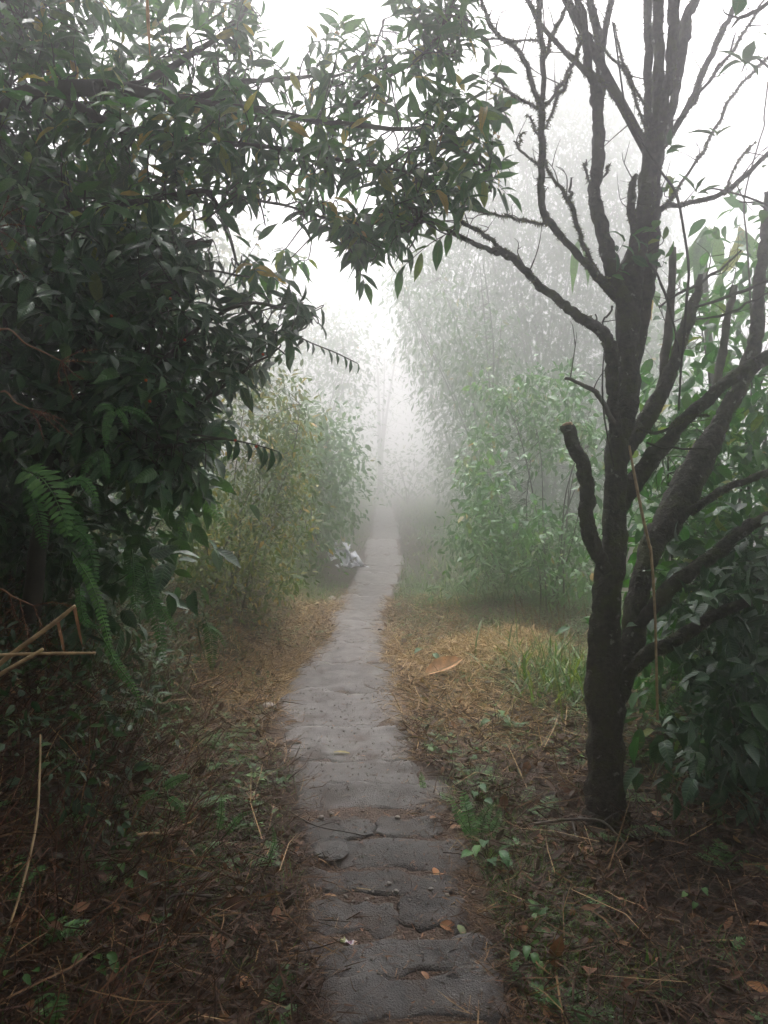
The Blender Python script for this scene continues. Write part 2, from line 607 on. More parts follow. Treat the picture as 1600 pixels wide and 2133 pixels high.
M = dict(
    over=leaf_mat("glossy green leaf", GREEN_OVER, 0.34, 0.30, veins=0.5, spec=.42),
    dark=leaf_mat("dark glossy leaf", GREEN_DARK, 0.34, 0.16, veins=0.6, spec=.45),
    broad=leaf_mat("broad green leaf", GREEN_OVER, 0.45, 0.28, veins=0.5, spec=.3),
    pale=leaf_mat("pale green leaf", GREEN_PALE, 0.45, 0.25),
    mid=leaf_mat("mid green leaf", GREEN_MID, 0.5, 0.25, spec=.3),
    aut=leaf_mat("yellowing leaf", GREEN_AUT, 0.55, 0.25),
    fern=leaf_mat("fern green", FERN, 0.5, 0.3),
    grass=leaf_mat("grass green", GRASS, 0.5, 0.3),
    straw=leaf_mat("dry straw", STRAWS, 0.7, 0.1, spec=0.25),
    litter=leaf_mat("dead leaf", LITTER, 0.65, 0.08, veins=0.3, spec=0.3),
    tan=leaf_mat("orange tan dead leaf", [(0, (.20, .075, .025)), (.5, (.36, .16, .06)), (1, (.46, .25, .12))], 0.6, 0.15, veins=0.35, spec=0.3, nscale=25),
    reed=leaf_mat("reddish dry reed", [(0, (.045, .018, .013)), (.5, (.16, .065, .035)), (1, (.32, .18, .09))], 0.65, 0.1, spec=0.3),
    cane=leaf_mat("pale dry cane", [(0, (.22, .14, .07)), (1, (.45, .32, .17))], 0.5, 0.0, spec=0.4),
    bark=rough_mat("mossy bark", (.010, .009, .008), (.085, .074, .062), (.060, .070, .022), scale=38, detail=9, bump=1.0, bump_scale=70, bump_dist=0.03, c3_scale=9, c3_lo=.5, c3_hi=.62, c4=(.22, .22, .19), c4_scale=26),
    smooth_bark=rough_mat("grey brown bark", (.05, .045, .04), (.13, .115, .10), (.06, .07, .03), scale=26, bump=0.6, bump_scale=90, bump_dist=0.006, c3_scale=11, c3_lo=.55, c3_hi=.7),
    twig=rough_mat("dark twig", (.018, .014, .011), (.05, .042, .033), scale=30, bump=0.3, bump_dist=0.004),
    moss=leaf_mat("moss tuft", [(0, (.03, .035, .012)), (.6, (.06, .07, .02)), (1, (.12, .12, .03))], 0.8, 0.2, spec=0.1),
    soil=rough_mat("forest soil", (.014, .009, .007), (.042, .026, .018), (.07, .045, .028), scale=7, bump=1.0, bump_scale=45, bump_dist=0.03, c3_scale=5, c3_lo=.5, c3_hi=.7),
    dirt=rough_mat("trodden dirt", (.050, .032, .022), (.115, .078, .054), (.045, .026, .017), scale=11, bump=1.0, bump_scale=90, bump_dist=0.012, c3_scale=4, c3_lo=.5, c3_hi=.68, voro=110),
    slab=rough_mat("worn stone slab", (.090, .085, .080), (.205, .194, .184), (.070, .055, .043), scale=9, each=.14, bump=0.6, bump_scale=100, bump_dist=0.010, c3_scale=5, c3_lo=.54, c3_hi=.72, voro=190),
    mid_slab=rough_mat("half dry stone slab with some painted shade", (.065, .062, .059), (.165, .157, .148), (.055, .042, .034), scale=9, each=.2, bump=.6, bump_scale=110, bump_dist=0.009, c3_scale=5, c3_lo=.5, c3_hi=.68, voro=190),  # in-between tone: part drying stone, part foreground shade put into the colour
    damp_shade_slab=rough_mat("damp stone slab with painted shade", (.040, .039, .038), (.128, .124, .119), (.048, .036, .028), scale=12, each=.28, bump=0.6, bump_scale=120, bump_dist=0.008, c3_scale=6, c3_lo=.5, c3_hi=.68, voro=190, rough=.88),  # a little damp, mostly foreground darkening painted into the colour
    stone=rough_mat("pale stone", (.17, .155, .14), (.38, .35, .31), (.13, .10, .08), scale=30, bump=0.5, bump_scale=80, bump_dist=0.004, c3_scale=14),
    plastic=rough_mat("white plastic sheet", (.62, .64, .72), (.80, .81, .86), scale=14, bump=0.3, bump_scale=30, bump_dist=0.01, rough=0.35, spec=0.5),
    cut=rough_mat("cut wood", (.25, .15, .09), (.42, .27, .17), scale=40, bump=0.3),
    berry=leaf_mat("orange berry", [(0, (.45, .10, .02)), (1, (.5, .03, .02))], 0.25, 0.0),
)

# ------------------------------------------------------------------ the ground and the path
def grid_axis(lo, hi, fine_lo, fine_hi, fine, coarse):
    a = [fine_lo]
    s = fine
    while a[-1] < fine_hi:
        a.append(a[-1] + fine)
    right = [a[-1]]
    s = fine
    while right[-1] < hi:
        s = min(s * 1.18, coarse)
        right.append(right[-1] + s)
    left = [fine_lo]
    s = fine
    while left[-1] > lo:
        s = min(s * 1.18, coarse)
        left.append(left[-1] - s)
    return np.array(left[:0:-1] + a + right[1:])


xs = grid_axis(-60, 60, -3.0, 3.0, 0.05, 4)
ys = grid_axis(-30, 85, 0.8, 9.0, 0.05, 4)
XX, YY = np.meshgrid(xs, ys)
ZZ = zg(XX, YY)
g = Geo()
nx, ny = len(xs), len(ys)
i = (np.arange(ny - 1) * nx)[:, None]
j = np.arange(nx - 1)[None, :]
F4 = np.stack([i + j, i + j + 1, i + nx + j + 1, i + nx + j], -1).reshape(-1, 4)
g.add(np.stack([XX, YY, ZZ], -1).reshape(-1, 3), np.zeros((nx * ny, 3)), None, F4)
ground = g.build("ground", M['soil'])
ground["kind"] = "structure"

# the trodden path bed, a sheet just above the ground
pys = np.concatenate([np.arange(-4, 12, 0.05), np.arange(12, 70, 0.25)])
nu = 17
us = np.linspace(-1, 1, nu)
PX = pathc(pys)[:, None] + us[None, :] * (pathw(pys)[:, None] * 1.05 + 0.09 * (vnoise(np.sign(us)[None, :] * 5 + 0 * pys[:, None], pys[:, None], 2.3, 21) - .5))
PYY = np.repeat(pys[:, None], nu, 1)
PZ = zg(PX, PYY) + 0.006 - 0.02 * (np.abs(us)[None, :] > .97) + (vnoise(PX, PYY, 18, 33) - .5) * 0.012
g = Geo()
i = (np.arange(len(pys) - 1) * nu)[:, None]
j = np.arange(nu - 1)[None, :]
F4 = np.stack([i + j, i + j + 1, i + nu + j + 1, i + nu + j], -1).reshape(-1, 4)
g.add(np.stack([PX, PYY, PZ], -1).reshape(-1, 3), np.zeros((len(pys) * nu, 3)), None, F4)
path = g.build("path", M['dirt'])
path["kind"] = "structure"


def slab(y0, y1, cxo, hw, tilt, seed, lift=0.012, rot=0.0, u0=-1.0, u1=1.0):
    """one worn slab: uneven outline, rounded corners, raised far edge, real thickness"""
    nu_, nv_ = 22, 12
    u = np.linspace(-1, 1, nu_)
    v = np.linspace(-1, 1, nv_)
    U, Vv = np.meshgrid(u, v)
    # round the corners
    k = 1 - 0.10 * np.abs(Vv) ** 6
    k2 = 1 - 0.16 * np.abs(U) ** 6
    yc, hl = (y0 + y1) / 2, (y1 - y0) / 2
    x = U * k * hw * (u1 - u0) / 2 + hw * (u0 + u1) / 2
    y = Vv * k2 * hl + rot * x
    ang = math.atan2(0, 1)
    x = x + 0.10 * hw * (vnoise(Vv * 1.7 + seed * 3.1, U * 0.8, 1.6, seed) - .5) * np.abs(U)
    y = y + (0.42 if y0 > 3.7 else .75) * hl * (vnoise(U * 2.4 + seed * 7.7, Vv * .6, 1.5, seed + 3) - .5) * np.abs(Vv)
    wx = x + pathc(yc) + cxo
    wy = y + yc
    base = zg(wx, wy)
    edge = np.maximum(np.abs(U), np.abs(Vv))
    z = base + lift + tilt * (y) + (vnoise(wx, wy, 9, seed + 11) - .5) * 0.016 + (vnoise(wx, wy, 27, seed + 12) - .5) * 0.006
    z = z - 0.010 * np.clip((edge - .90) / .10, 0, 1) ** 2
    top = np.stack([wx, wy, z], -1).reshape(-1, 3)
    n = nu_ * nv_
    ring = [q for q in range(nu_)] + [r * nu_ + nu_ - 1 for r in range(1, nv_)] + [(nv_ - 1) * nu_ + q for q in range(nu_ - 2, -1, -1)] + [r * nu_ for r in range(nv_ - 2, 0, -1)]
    low = top[ring].copy()
    low[:, 2] -= 0.07
    V = np.vstack([top, low])
    i = (np.arange(nv_ - 1) * nu_)[:, None]
    j = np.arange(nu_ - 1)[None, :]
    F = np.stack([i + j, i + j + 1, i + nu_ + j + 1, i + nu_ + j], -1).reshape(-1, 4)
    R = len(ring)
    S = np.array([[ring[(q + 1) % R], ring[q], n + q, n + (q + 1) % R] for q in range(R)])
    gg = Geo()
    gg.add(V, np.zeros((len(V), 3)), None, np.vstack([F, S]))
    SLAB_TREES.append((BVHTree.FromPolygons(top.tolist(), F.tolist()), y0, y1))
    return gg.build("stone_slab", M['slab' if y0 > 4.6 else 'mid_slab' if y0 > 3.3 else 'damp_shade_slab'], path)  # nearest slabs darkest: painted foreground shade plus some damp


edges = [1.20, 1.55, 1.84, 2.06, 2.33, 2.52, 2.78, 2.96, 3.20, 3.44, 3.84, 4.18, 4.74, 5.55, 6.45, 7.25, 8.3, 9.0, 10.1, 11.0, 12.3, 13.2, 14.8, 16.2, 18.0, 20, 22, 24.5, 27, 30, 33, 36.5, 40, 44]
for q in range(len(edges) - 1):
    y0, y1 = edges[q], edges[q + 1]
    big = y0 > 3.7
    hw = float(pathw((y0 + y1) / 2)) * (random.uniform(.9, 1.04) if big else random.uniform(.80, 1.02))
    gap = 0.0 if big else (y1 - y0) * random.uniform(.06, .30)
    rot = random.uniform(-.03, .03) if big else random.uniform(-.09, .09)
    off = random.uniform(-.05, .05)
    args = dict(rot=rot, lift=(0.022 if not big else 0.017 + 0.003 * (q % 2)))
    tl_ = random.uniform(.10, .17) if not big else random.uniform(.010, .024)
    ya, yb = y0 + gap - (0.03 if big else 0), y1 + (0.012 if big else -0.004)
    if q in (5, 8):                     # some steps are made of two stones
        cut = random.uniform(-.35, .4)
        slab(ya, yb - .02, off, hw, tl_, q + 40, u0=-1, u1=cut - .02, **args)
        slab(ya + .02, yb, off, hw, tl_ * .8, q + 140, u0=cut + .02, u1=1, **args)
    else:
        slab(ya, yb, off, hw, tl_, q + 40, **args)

# ------------------------------------------------------------------ plant builders
TINT = lambda n: RNG.random(n)


def nearest(nodes, p):
    k = np.argmin(((nodes - p) ** 2).sum(1) + 0.9 * np.clip(nodes[:, 2] - p[2] + .15, 0, None) ** 2)
    return nodes[k]


def sprigs(tips, nodes, leaf_len, leaf_hw, nleaf=9, span=0.22, droop=0.35, twig_geo=None, twig_r=0.0022, up=0.15,
           tint_lo=0.0, tint_hi=1.0, out_bias=None, bend=(.2, .9), rng=RNG, face=np.array([.25, -.55, .75])):
    """leafy shoots ending at the given tips, each joined by a thin twig to the nearest limb node; returns leaf arrays"""
    pos, dirs, ups, lens, hws, bends, tints = [], [], [], [], [], [], []
    for tp in tips:
        nd = nearest(nodes, tp)
        d = unit(tp - nd)
        if out_bias is not None:
            d = unit(d + out_bias)
        d = unit(d + rng.normal(0, .25, 3) + np.array([0, 0, up]))
        L = span * rng.uniform(.7, 1.35)
        base = tp - d * L
        # twig curve: node -> base -> tip
        mid = (nd + base) / 2 + np.array([0, 0, 0.10 * np.linalg.norm(nd - base)]) + rng.normal(0, .015, 3)
        c = spline([nd, mid, base, base + d * L * .5 + rng.normal(0, .008, 3), tp + np.array([0, 0, -.10 * L])], 3)
        if twig_geo is not None:
            add_tube(twig_geo, c, np.linspace(twig_r * 1.7, twig_r * .5, len(c)), 4, cap=False)
        n = int(nleaf * rng.uniform(.7, 1.3))
        a0 = rng.uniform(0, 6.28)
        e1 = unit(np.cross(d, [0.2, 0.1, 1.0]))
        e2 = np.cross(d, e1)
        for k in range(n):
            t = 1 - (k / max(n - 1, 1)) ** 1.25 * .95
            p = base + d * L * t + np.array([0, 0, -.10 * L * t * t])
            a = a0 + k * 2.4
            radial = e1 * math.cos(a) + e2 * math.sin(a)
            ld = unit(d * (0.35 + .5 * t) + radial * rng.uniform(.6, 1.0) + np.array([0, 0, -droop * rng.uniform(.3, 1.5)]))
            pos.append(p)
            dirs.append(ld)
            ups.append(unit(face + rng.normal(0, .5, 3) + radial * .3))
            s = (.45 + .75 * rng.random() ** .8) * (0.75 + .35 * (1 - abs(t - .6)))
            lens.append(leaf_len * s)
            hws.append(leaf_hw * s * rng.uniform(.8, 1.15))
            bends.append(rng.uniform(*bend))
            tt = rng.random() ** 1.15
            tints.append(tint_lo + (tint_hi - tint_lo) * tt)
    return [np.array(z) for z in (pos, dirs, ups, lens, hws, bends, tints)]


LEAF_VARIANTS = {}


def leaf_variant(matkey, k):
    """shared leaf meshes of unit length for single leaves: fold, bend and tint vary"""
    key = (matkey, k)
    if key not in LEAF_VARIANTS:
        gg = Geo()
        r = np.random.default_rng(k * 17 + 3)
        add_leaves(gg, LEAF_NEAR, np.zeros((1, 3)), np.array([[0, 1., 0]]), np.array([[0, 0, 1.]]), 1.0, [0.20 + .012 * (k % 4)], [0.10 + 0.19 * (k % 8)], [min(.999, (k + .5) / 16.0)], side=[r.uniform(-.08, .08)])
        LEAF_VARIANTS[key] = gg.mesh("leaf", M[matkey])
    return LEAF_VARIANTS[key]


from mathutils import Matrix


def single_leaf(root, matkey, pos, d, upv, length, hw, tint, name="leaf"):
    Y = unit(d)
    X = unit(np.cross(Y, upv))
    Z = np.cross(X, Y)
    k = int(np.clip(tint * 16, 0, 15))
    me = leaf_variant(matkey, k)
    o = bpy.data.objects.new(name, me)
    COL.objects.link(o)
    o.parent = root
    wx = hw / (0.20 + .012 * (k % 4))
    r = np.array(root.location)
    p = pos - r
    o.matrix_local = Matrix(((X[0] * wx, Y[0] * length, Z[0] * length, p[0]), (X[1] * wx, Y[1] * length, Z[1] * length, p[1]), (X[2] * wx, Y[2] * length, Z[2] * length, p[2]), (0, 0, 0, 1)))
    return o


def project(p):
    q = p - np.array([0, 0, CAM_H])
    d = q[:, 1] * CP - q[:, 2] * SP
    v = q[:, 1] * SP + q[:, 2] * CP
    return CXP + q[:, 0] / d * FPX, CYP - v / d * FPX, d


def leafy(root, arr, matkey, n_single=300, name="foliage"):
    """the leaves that show largest become single parts, the rest one part"""
    pos, dirs, ups, lens, hws, bends, tints = arr
    mid = pos + dirs * lens[:, None] * .5
    px, py, d = project(mid)
    size = lens / np.maximum(d, .1) * ((px > 5) & (px < 1595) & (py > 5) & (py < 2128))
    order = np.argsort(-size)
    single = order[:n_single]
    rest = order[n_single:]
    for q in single:
        single_leaf(root, matkey, pos[q], dirs[q], ups[q], lens[q], hws[q], tints[q])
    gg = Geo()
    add_leaves(gg, LEAF_NEAR, pos[rest], dirs[rest], ups[rest], lens[rest], hws[rest], bends[rest], tints[rest])
    o = gg.build(name, M[matkey], root)
    if o:
        o["kind"] = "stuff"
    return o


def limb_nodes(limbs):
    return np.vstack([spline(c, 6) for c in limbs])


def pixel_limb(rows, sub=6):
    """rows of (px, py, width_px, depth) -> points, radii"""
    c = np.array([[*P(r[0], r[1], r[3]), r[2] / 2 / FPX * r[3]] for r in rows])
    s = spline(c, sub)
    return s[:, :3], np.maximum(s[:, 3], 0.0008)


def add_limb(root, rows, mat, name="branch", sides=10, jitter=0.10, seed=0, sub=6, wob=0.0):
    pts, rad = pixel_limb(rows, sub)
    if wob:
        pts = pts + (np.stack([vnoise(np.arange(len(pts)) * .37 + seed * 7, np.full(len(pts), k * 3.3), 1, seed + k) for k in range(3)], -1) - .5) * wob
    gg = Geo()
    add_tube(gg, pts, rad, sides, jitter, seed=seed)
    return gg.build(name, mat, root), pts, rad


def smooth_pts(pts):
    return pts


# ---- the mossy many-stemmed tree on the right
TREE_D = 3.55
base = G(1262, 1715)
mossy = thing("mossy_tree", "mossy dark tree with many bare stems rising on the right of the path", "tree", (base[0], base[1], base[2]))
d0 = TREE_D
STEMS = [  # (px, py, width, depth)
    ("trunk", 'bark', [(1256, 1775, 150, d0), (1258, 1735, 112, d0), (1260, 1695, 90, d0), (1262, 1600, 77, d0), (1261, 1450, 74, d0), (1260, 1350, 66, d0), (1263, 1275, 56, d0), (1270, 1200, 54, d0), (1281, 1125, 52, d0), (1281, 1050, 45, d0), (1282, 975, 46, d0), (1291, 900, 43, d0), (1303, 862, 46, d0), (1309, 787, 43, d0), (1307, 712, 46, d0), (1308, 637, 50, d0), (1320, 562, 46, d0), (1334, 487, 41, d0), (1342, 440, 38, d0), (1352, 375, 39, d0), (1364, 310, 42, d0), (1371, 250, 34, d0), (1374, 187, 27, d0), (1372, 75, 23, d0), (1370, 0, 22, d0), (1368, -120, 20, d0)]),
    ("branch", 'bark', [(1306, 640, 34, d0 - .03), (1288, 600, 34, d0 - .05), (1272, 550, 33, d0 - .06), (1257, 490, 31, d0 - .06), (1240, 420, 27, d0 - .05), (1240, 375, 25, d0 - .05), (1245, 337, 27, d0 - .05), (1247, 262, 24, d0 - .05), (1242, 187, 24, d0 - .05), (1226, 140, 19, d0 - .05), (1215, 37, 16, d0 - .05), (1204, -10, 15, d0 - .05), (1195, -120, 14, d0 - .05)]),
    ("branch", 'bark', [(1246, 240, 18, d0 - .02), (1252, 187, 18, d0), (1250, 131, 18, d0), (1243, 56, 17, d0), (1229, 0, 16, d0), (1215, -110, 14, d0)]),
    ("branch", 'bark', [(1250, 140, 9, d0 + .02), (1259, 75, 12, d0 + .05), (1270, 20, 12, d0 + .05), (1278, -30, 11, d0 + .05)]),
    ("branch", 'bark', [(1362, 330, 18, d0 + .05), (1353, 260, 18, d0 + .1), (1351, 187, 18, d0 + .12), (1351, 75, 17, d0 + .14), (1351, -60, 16, d0 + .16)]),
    ("branch", 'bark', [(1372, 290, 20, d0 - .03), (1385, 210, 20, d0 - .04), (1396, 150, 21, d0 - .04), (1401, 75, 24, d0 - .04), (1405, 0, 25, d0 - .04), (1408, -100, 22, d0 - .04)]),
    ("branch", 'bark', [(1384, 290, 18, d0 + .05), (1402, 225, 18, d0 + .06), (1419, 112, 23, d0 + .08), (1432, 37, 23, d0 + .08), (1455, -10, 16, d0 + .08), (1480, -80, 14, d0 + .08)]),
    ("branch", 'bark', [(1318, 810, 20, d0 + .05), (1334, 700, 24, d0 + .06), (1348, 600, 30, d0 + .06), (1358, 500, 28, d0 + .05), (1366, 420, 22, d0 + .04), (1368, 350, 18, d0 + .03)]),
    ("branch", 'bark', [(1288, 905, 24, d0 - .03), (1278, 862, 24, d0 - .05), (1276, 787, 25, d0 - .06), (1273, 731, 27, d0 - .08), (1262, 700, 25, d0 - .12), (1240, 678, 23, d0 - .16), (1206, 658, 20, d0 - .2), (1169, 630, 17, d0 - .25), (1131, 600, 16, d0 - .3), (1094, 562, 15, d0 - .34), (1067, 536, 16, d0 - .36), (1037, 525, 12, d0 - .38), (1000, 513, 10, d0 - .4), (930, 480, 9, d0 - .42), (870, 440, 8, d0 - .42), (830, 425, 5, d0 - .4)]),
    ("branch", 'bark', [(1067, 537, 9, d0 - .36), (1037, 513, 9, d0 - .35), (1000, 482, 8, d0 - .32), (962, 463, 8, d0 - .3), (935, 425, 7, d0 - .3), (920, 395, 5, d0 - .3)]),
    ("branch", 'bark', [(1286, 625, 20, d0 - .04), (1262, 592, 20, d0 - .08), (1240, 570, 18, d0 - .12), (1210, 536, 15, d0 - .18), (1169, 491, 14, d0 - .24), (1140, 458, 15, d0 - .28), (1129, 431, 15, d0 - .3), (1129, 375, 14, d0 - .3), (1131, 300, 14, d0 - .3), (1128, 244, 14, d0 - .3), (1131, 205, 11, d0 - .3), (1132, 112, 12, d0 - .3), (1124, 56, 12, d0 - .3), (1122, 0, 11, d0 - .3), (1120, -80, 10, d0 - .3)]),
    ("branch", 'bark', [(1128, 232, 9, d0 - .3), (1119, 205, 10, d0 - .3), (1097, 135, 10, d0 - .33), (1075, 101, 8, d0 - .35), (1045, 79, 8, d0 - .37), (1019, 49, 8, d0 - .38), (1007, 11, 7, d0 - .38), (1000, -60, 6, d0 - .38)]),
    ("branch", 'bark', [(1133, 228, 5, d0 - .3), (1161, 187, 7, d0 - .28), (1195, 131, 7, d0 - .24), (1206, 94, 6, d0 - .24), (1210, 50, 4, d0 - .24)]),
    ("branch", 'bark', [(1134, 268, 4, d0 - .3), (1157, 217, 6, d0 - .31), (1180, 169, 5, d0 - .32), (1188, 131, 4, d0 - .32)]),
    ("branch", 'bark', [(1124, 232, 5, d0 - .3), (1067, 199, 6, d0 - .33), (1026, 156, 3, d0 - .35)]),
    ("branch", 'bark', [(1126, 296, 5, d0 - .3), (1112, 262, 5, d0 - .29), (1100, 238, 3, d0 - .28)]),
    ("branch", 'bark', [(1128, 354, 4, d0 - .3), (1082, 311, 5, d0 - .32), (1071, 295, 3, d0 - .33)]),
    ("branch", 'bark', [(1082, 311, 3, d0 - .32), (1086, 290, 3, d0 - .32), (1088, 275, 2, d0 - .32)]),
    ("branch", 'bark', [(1134, 125, 6, d0 - .3), (1152, 75, 7, d0 - .28), (1167, 45, 7, d0 - .26), (1188, 0, 6, d0 - .24), (1200, -50, 5, d0 - .24)]),
    ("branch", 'bark', [(1128, 84, 4, d0 - .3), (1075, 83, 4, d0 - .31), (1004, 82, 3, d0 - .33)]),
    ("branch", 'bark', [(1248, 575, 8, d0 - .1), (1221, 525, 9, d0 - .14), (1202, 469, 9, d0 - .2), (1187, 424, 9, d0 - .24), (1161, 382, 7, d0 - .28), (1136, 335, 5, d0 - .3)]),
    ("branch", 'bark', [(1188, 424, 7, d0 - .24), (1190, 395, 6, d0 - .25), (1193, 367, 3, d0 - .26)]),
    ("branch", 'bark', [(1150, 470, 5, d0 - .27), (1110, 461, 6, d0 - .3), (1075, 456, 6, d0 - .32), (1030, 447, 5, d0 - .34), (985, 433, 5, d0 - .36), (940, 400, 4, d0 - .38)]),
    ("branch", 'bark', [(1232, 155, 9, d0 - .06), (1217, 146, 12, d0 - .08), (1169, 97, 10, d0 - .14), (1131, 56, 9, d0 - .2), (1101, 0, 9, d0 - .24), (1085, -60, 8, d0 - .24)]),
    ("branch", 'bark', [(1240, 154, 4, d0 - .08), (1292, 225, 5, d0 - .1), (1345, 282, 4, d0 - .12)]),
    ("branch", 'bark', [(1229, 71, 4, d0 - .12), (1292, 142, 5, d0 - .12), (1319, 187, 5, d0 - .1), (1352, 290, 5, d0 - .08)]),
    ("branch", 'bark', [(1281, 49, 3, d0 - .1), (1300, 131, 5, d0 - .1), (1322, 180, 5, d0 - .1), (1350, 235, 5, d0 - .08)]),
    ("branch", 'bark', [(1226, 382, 3, d0 - .06), (1221, 355, 5, d0 - .07), (1219, 330, 3, d0 - .07)]),
    ("branch", 'bark', [(1250, 385, 5, d0 - .06), (1262, 360, 5, d0 - .07), (1272, 342, 3, d0 - .07)]),
    ("branch", 'bark', [(1326, 500, 16, d0 - .02), (1317, 450, 17, d0 - .03), (1318, 400, 16, d0 - .03), (1324, 362, 9, d0 - .03)]),
    ("branch", 'bark', [(1350, 480, 12, d0), (1382, 431, 11, d0 - .03), (1416, 427, 10, d0 - .06), (1487, 409, 10, d0 - .1), (1540, 379, 10, d0 - .14), (1600, 319, 9, d0 - .2), (1660, 260, 8, d0 - .24)]),
    ("branch", 'bark', [(1382, 431, 7, d0 - .03), (1409, 400, 7, d0 - .0), (1450, 337, 6, d0 + .05), (1487, 277, 6, d0 + .1), (1525, 199, 5, d0 + .14), (1577, 139, 5, d0 + .18), (1620, 100, 4, d0 + .2)]),
    ("branch", 'bark', [(1512, 394, 4, d0 - .12), (1544, 326, 4, d0 - .12), (1575, 298, 3, d0 - .12)]),
    ("branch", 'bark', [(1372, 320, 14, d0 + .02), (1405, 270, 13, d0 + .04), (1439, 210, 13, d0 + .07), (1469, 142, 13, d0 + .1), (1502, 67, 12, d0 + .12), (1521, 30, 11, d0 + .12), (1545, -40, 9, d0 + .12)]),
    ("branch", 'bark', [(1422, 245, 6, d0 + .04), (1461, 195, 7, d0), (1487, 157, 7, d0 - .02), (1525, 105, 6, d0 - .04), (1562, 45, 5, d0 - .06), (1590, 0, 4, d0 - .06)]),
    ("branch", 'bark', [(1262, 1190, 30, d0 - .05), (1247, 1158, 31, d0 - .08), (1229, 1120, 31, d0 - .11), (1222, 1080, 29, d0 - .13), (1225, 1024, 31, d0 - .15), (1214, 967, 29, d0 - .17), (1196, 930, 27, d0 - .18), (1182, 886, 26, d0 - .18)]),
    ("branch", 'smooth_bark', [(1284, 885, 9, d0 - .06), (1259, 844, 11, d0 - .1), (1240, 817, 10, d0 - .13), (1217, 802, 9, d0 - .16), (1176, 787, 6, d0 - .2)]),
    ("branch", 'bark', [(1275, 1470, 44, d0 + .02), (1300, 1400, 50, d0 + .05), (1315, 1350, 52, d0 + .06), (1322, 1275, 44, d0 + .08), (1337, 1200, 42, d0 + .1), (1352, 1150, 46, d0 + .12), (1378, 1105, 56, d0 + .14), (1412, 1050, 62, d0 + .17), (1450, 975, 56, d0 + .2), (1482, 919, 46, d0 + .22), (1502, 881, 36, d0 + .24), (1527, 825, 28, d0 + .25), (1570, 769, 26, d0 + .26), (1640, 715, 24, d0 + .26)]),
    ("branch", 'bark', [(1325, 1310, 24, d0 + .04), (1360, 1265, 29, d0 + .02), (1412, 1211, 31, d0), (1452, 1182, 29, d0 - .02), (1506, 1140, 27, d0 - .04), (1562, 1095, 25, d0 - .06), (1640, 1060, 22, d0 - .08)]),
    ("branch", 'bark', [(1300, 1420, 28, d0 - .0), (1341, 1369, 30, d0 - .05), (1412, 1331, 29, d0 - .1), (1469, 1294, 25, d0 - .14), (1525, 1267, 22, d0 - .18), (1640, 1235, 18, d0 - .22)]),
    ("branch", 'bark', [(1292, 960, 30, d0 + .04), (1311, 925, 34, d0 + .06), (1332, 896, 35, d0 + .08), (1375, 825, 32, d0 + .1), (1405, 750, 27, d0 + .12), (1431, 675, 25, d0 + .13), (1450, 619, 19, d0 + .14), (1460, 572, 9, d0 + .14)]),
    ("branch", 'smooth_bark', [(1372, 828, 16, d0 + .14), (1390, 712, 18, d0 + .18), (1399, 619, 16, d0 + .2), (1400, 517, 14, d0 + .2)]),
    ("branch", 'bark', [(1290, 1060, 34, d0 + .05), (1319, 1008, 38, d0 + .04), (1356, 956, 36, d0 + .02), (1394, 919, 31, d0 - .0), (1414, 884, 29, d0 - .01), (1469, 836, 26, d0 - .03), (1525, 787, 24, d0 - .05), (1600, 740, 23, d0 - .07), (1660, 705, 20, d0 - .09)]),
    ("branch", 'bark', [(1505, 880, 26, d0 + .26), (1545, 800, 32, d0 + .3), (1565, 742, 33, d0 + .32), (1577, 675, 26, d0 + .33), (1585, 562, 22, d0 + .34), (1596, 487, 20, d0 + .34), (1602, 400, 17, d0 + .34)]),
    ("branch", 'smooth_bark', [(1480, 840, 15, d0 + .3), (1499, 769, 17, d0 + .32), (1514, 675, 15, d0 + .34), (1531, 596, 13, d0 + .36)]),
    ("branch", 'bark', [(1436, 1070, 20, d0 + .1), (1487, 1031, 17, d0 + .04), (1525, 1012, 15, d0), (1600, 986, 15, d0 - .04), (1660, 975, 13, d0 - .06)]),
    ("branch", 'bark', [(1330, 890, 8, d0 + .04), (1372, 900, 7, d0 - .02), (1430, 872, 6, d0 - .05), (1480, 865, 5, d0 - .08)]),
    ("branch", 'twig', [(1372, 640, 4, d0 + .08), (1440, 600, 6, d0 + .02), (1500, 562, 5, d0 - .02), (1545, 520, 4, d0 - .04)]),
    ("branch", 'twig', [(1450, 640, 5, d0 + .1), (1510, 618, 7, d0 + .1), (1575, 597, 7, d0 + .1), (1640, 570, 6, d0 + .1)]),
    ("branch", 'twig', [(1450, 665, 4, d0 + .12), (1520, 650, 6, d0 + .12), (1575, 622, 5, d0 + .12), (1640, 600, 5, d0 + .12)]),
    ("branch", 'twig', [(1345, 530, 3, d0), (1370, 570, 5, d0 - .06), (1392, 630, 6, d0 - .06), (1408, 690, 5, d0 - .04), (1412, 730, 3, d0 - .02)]),
    ("branch", 'twig', [(1345, 925, 4, d0 - .06), (1400, 933, 5, d0 - .1), (1478, 932, 4, d0 - .12)]),
    ("branch", 'twig', [(1276, 640, 5, d0 - .08), (1262, 665, 4, d0 - .1), (1246, 682, 4, d0 - .14)]),
    ("branch", 'twig', [(1262, 705, 4, d0 - .16), (1250, 680, 4, d0 - .18), (1237, 653, 3, d0 - .19)]),
]
moss_pts = []
bark_nodes = []
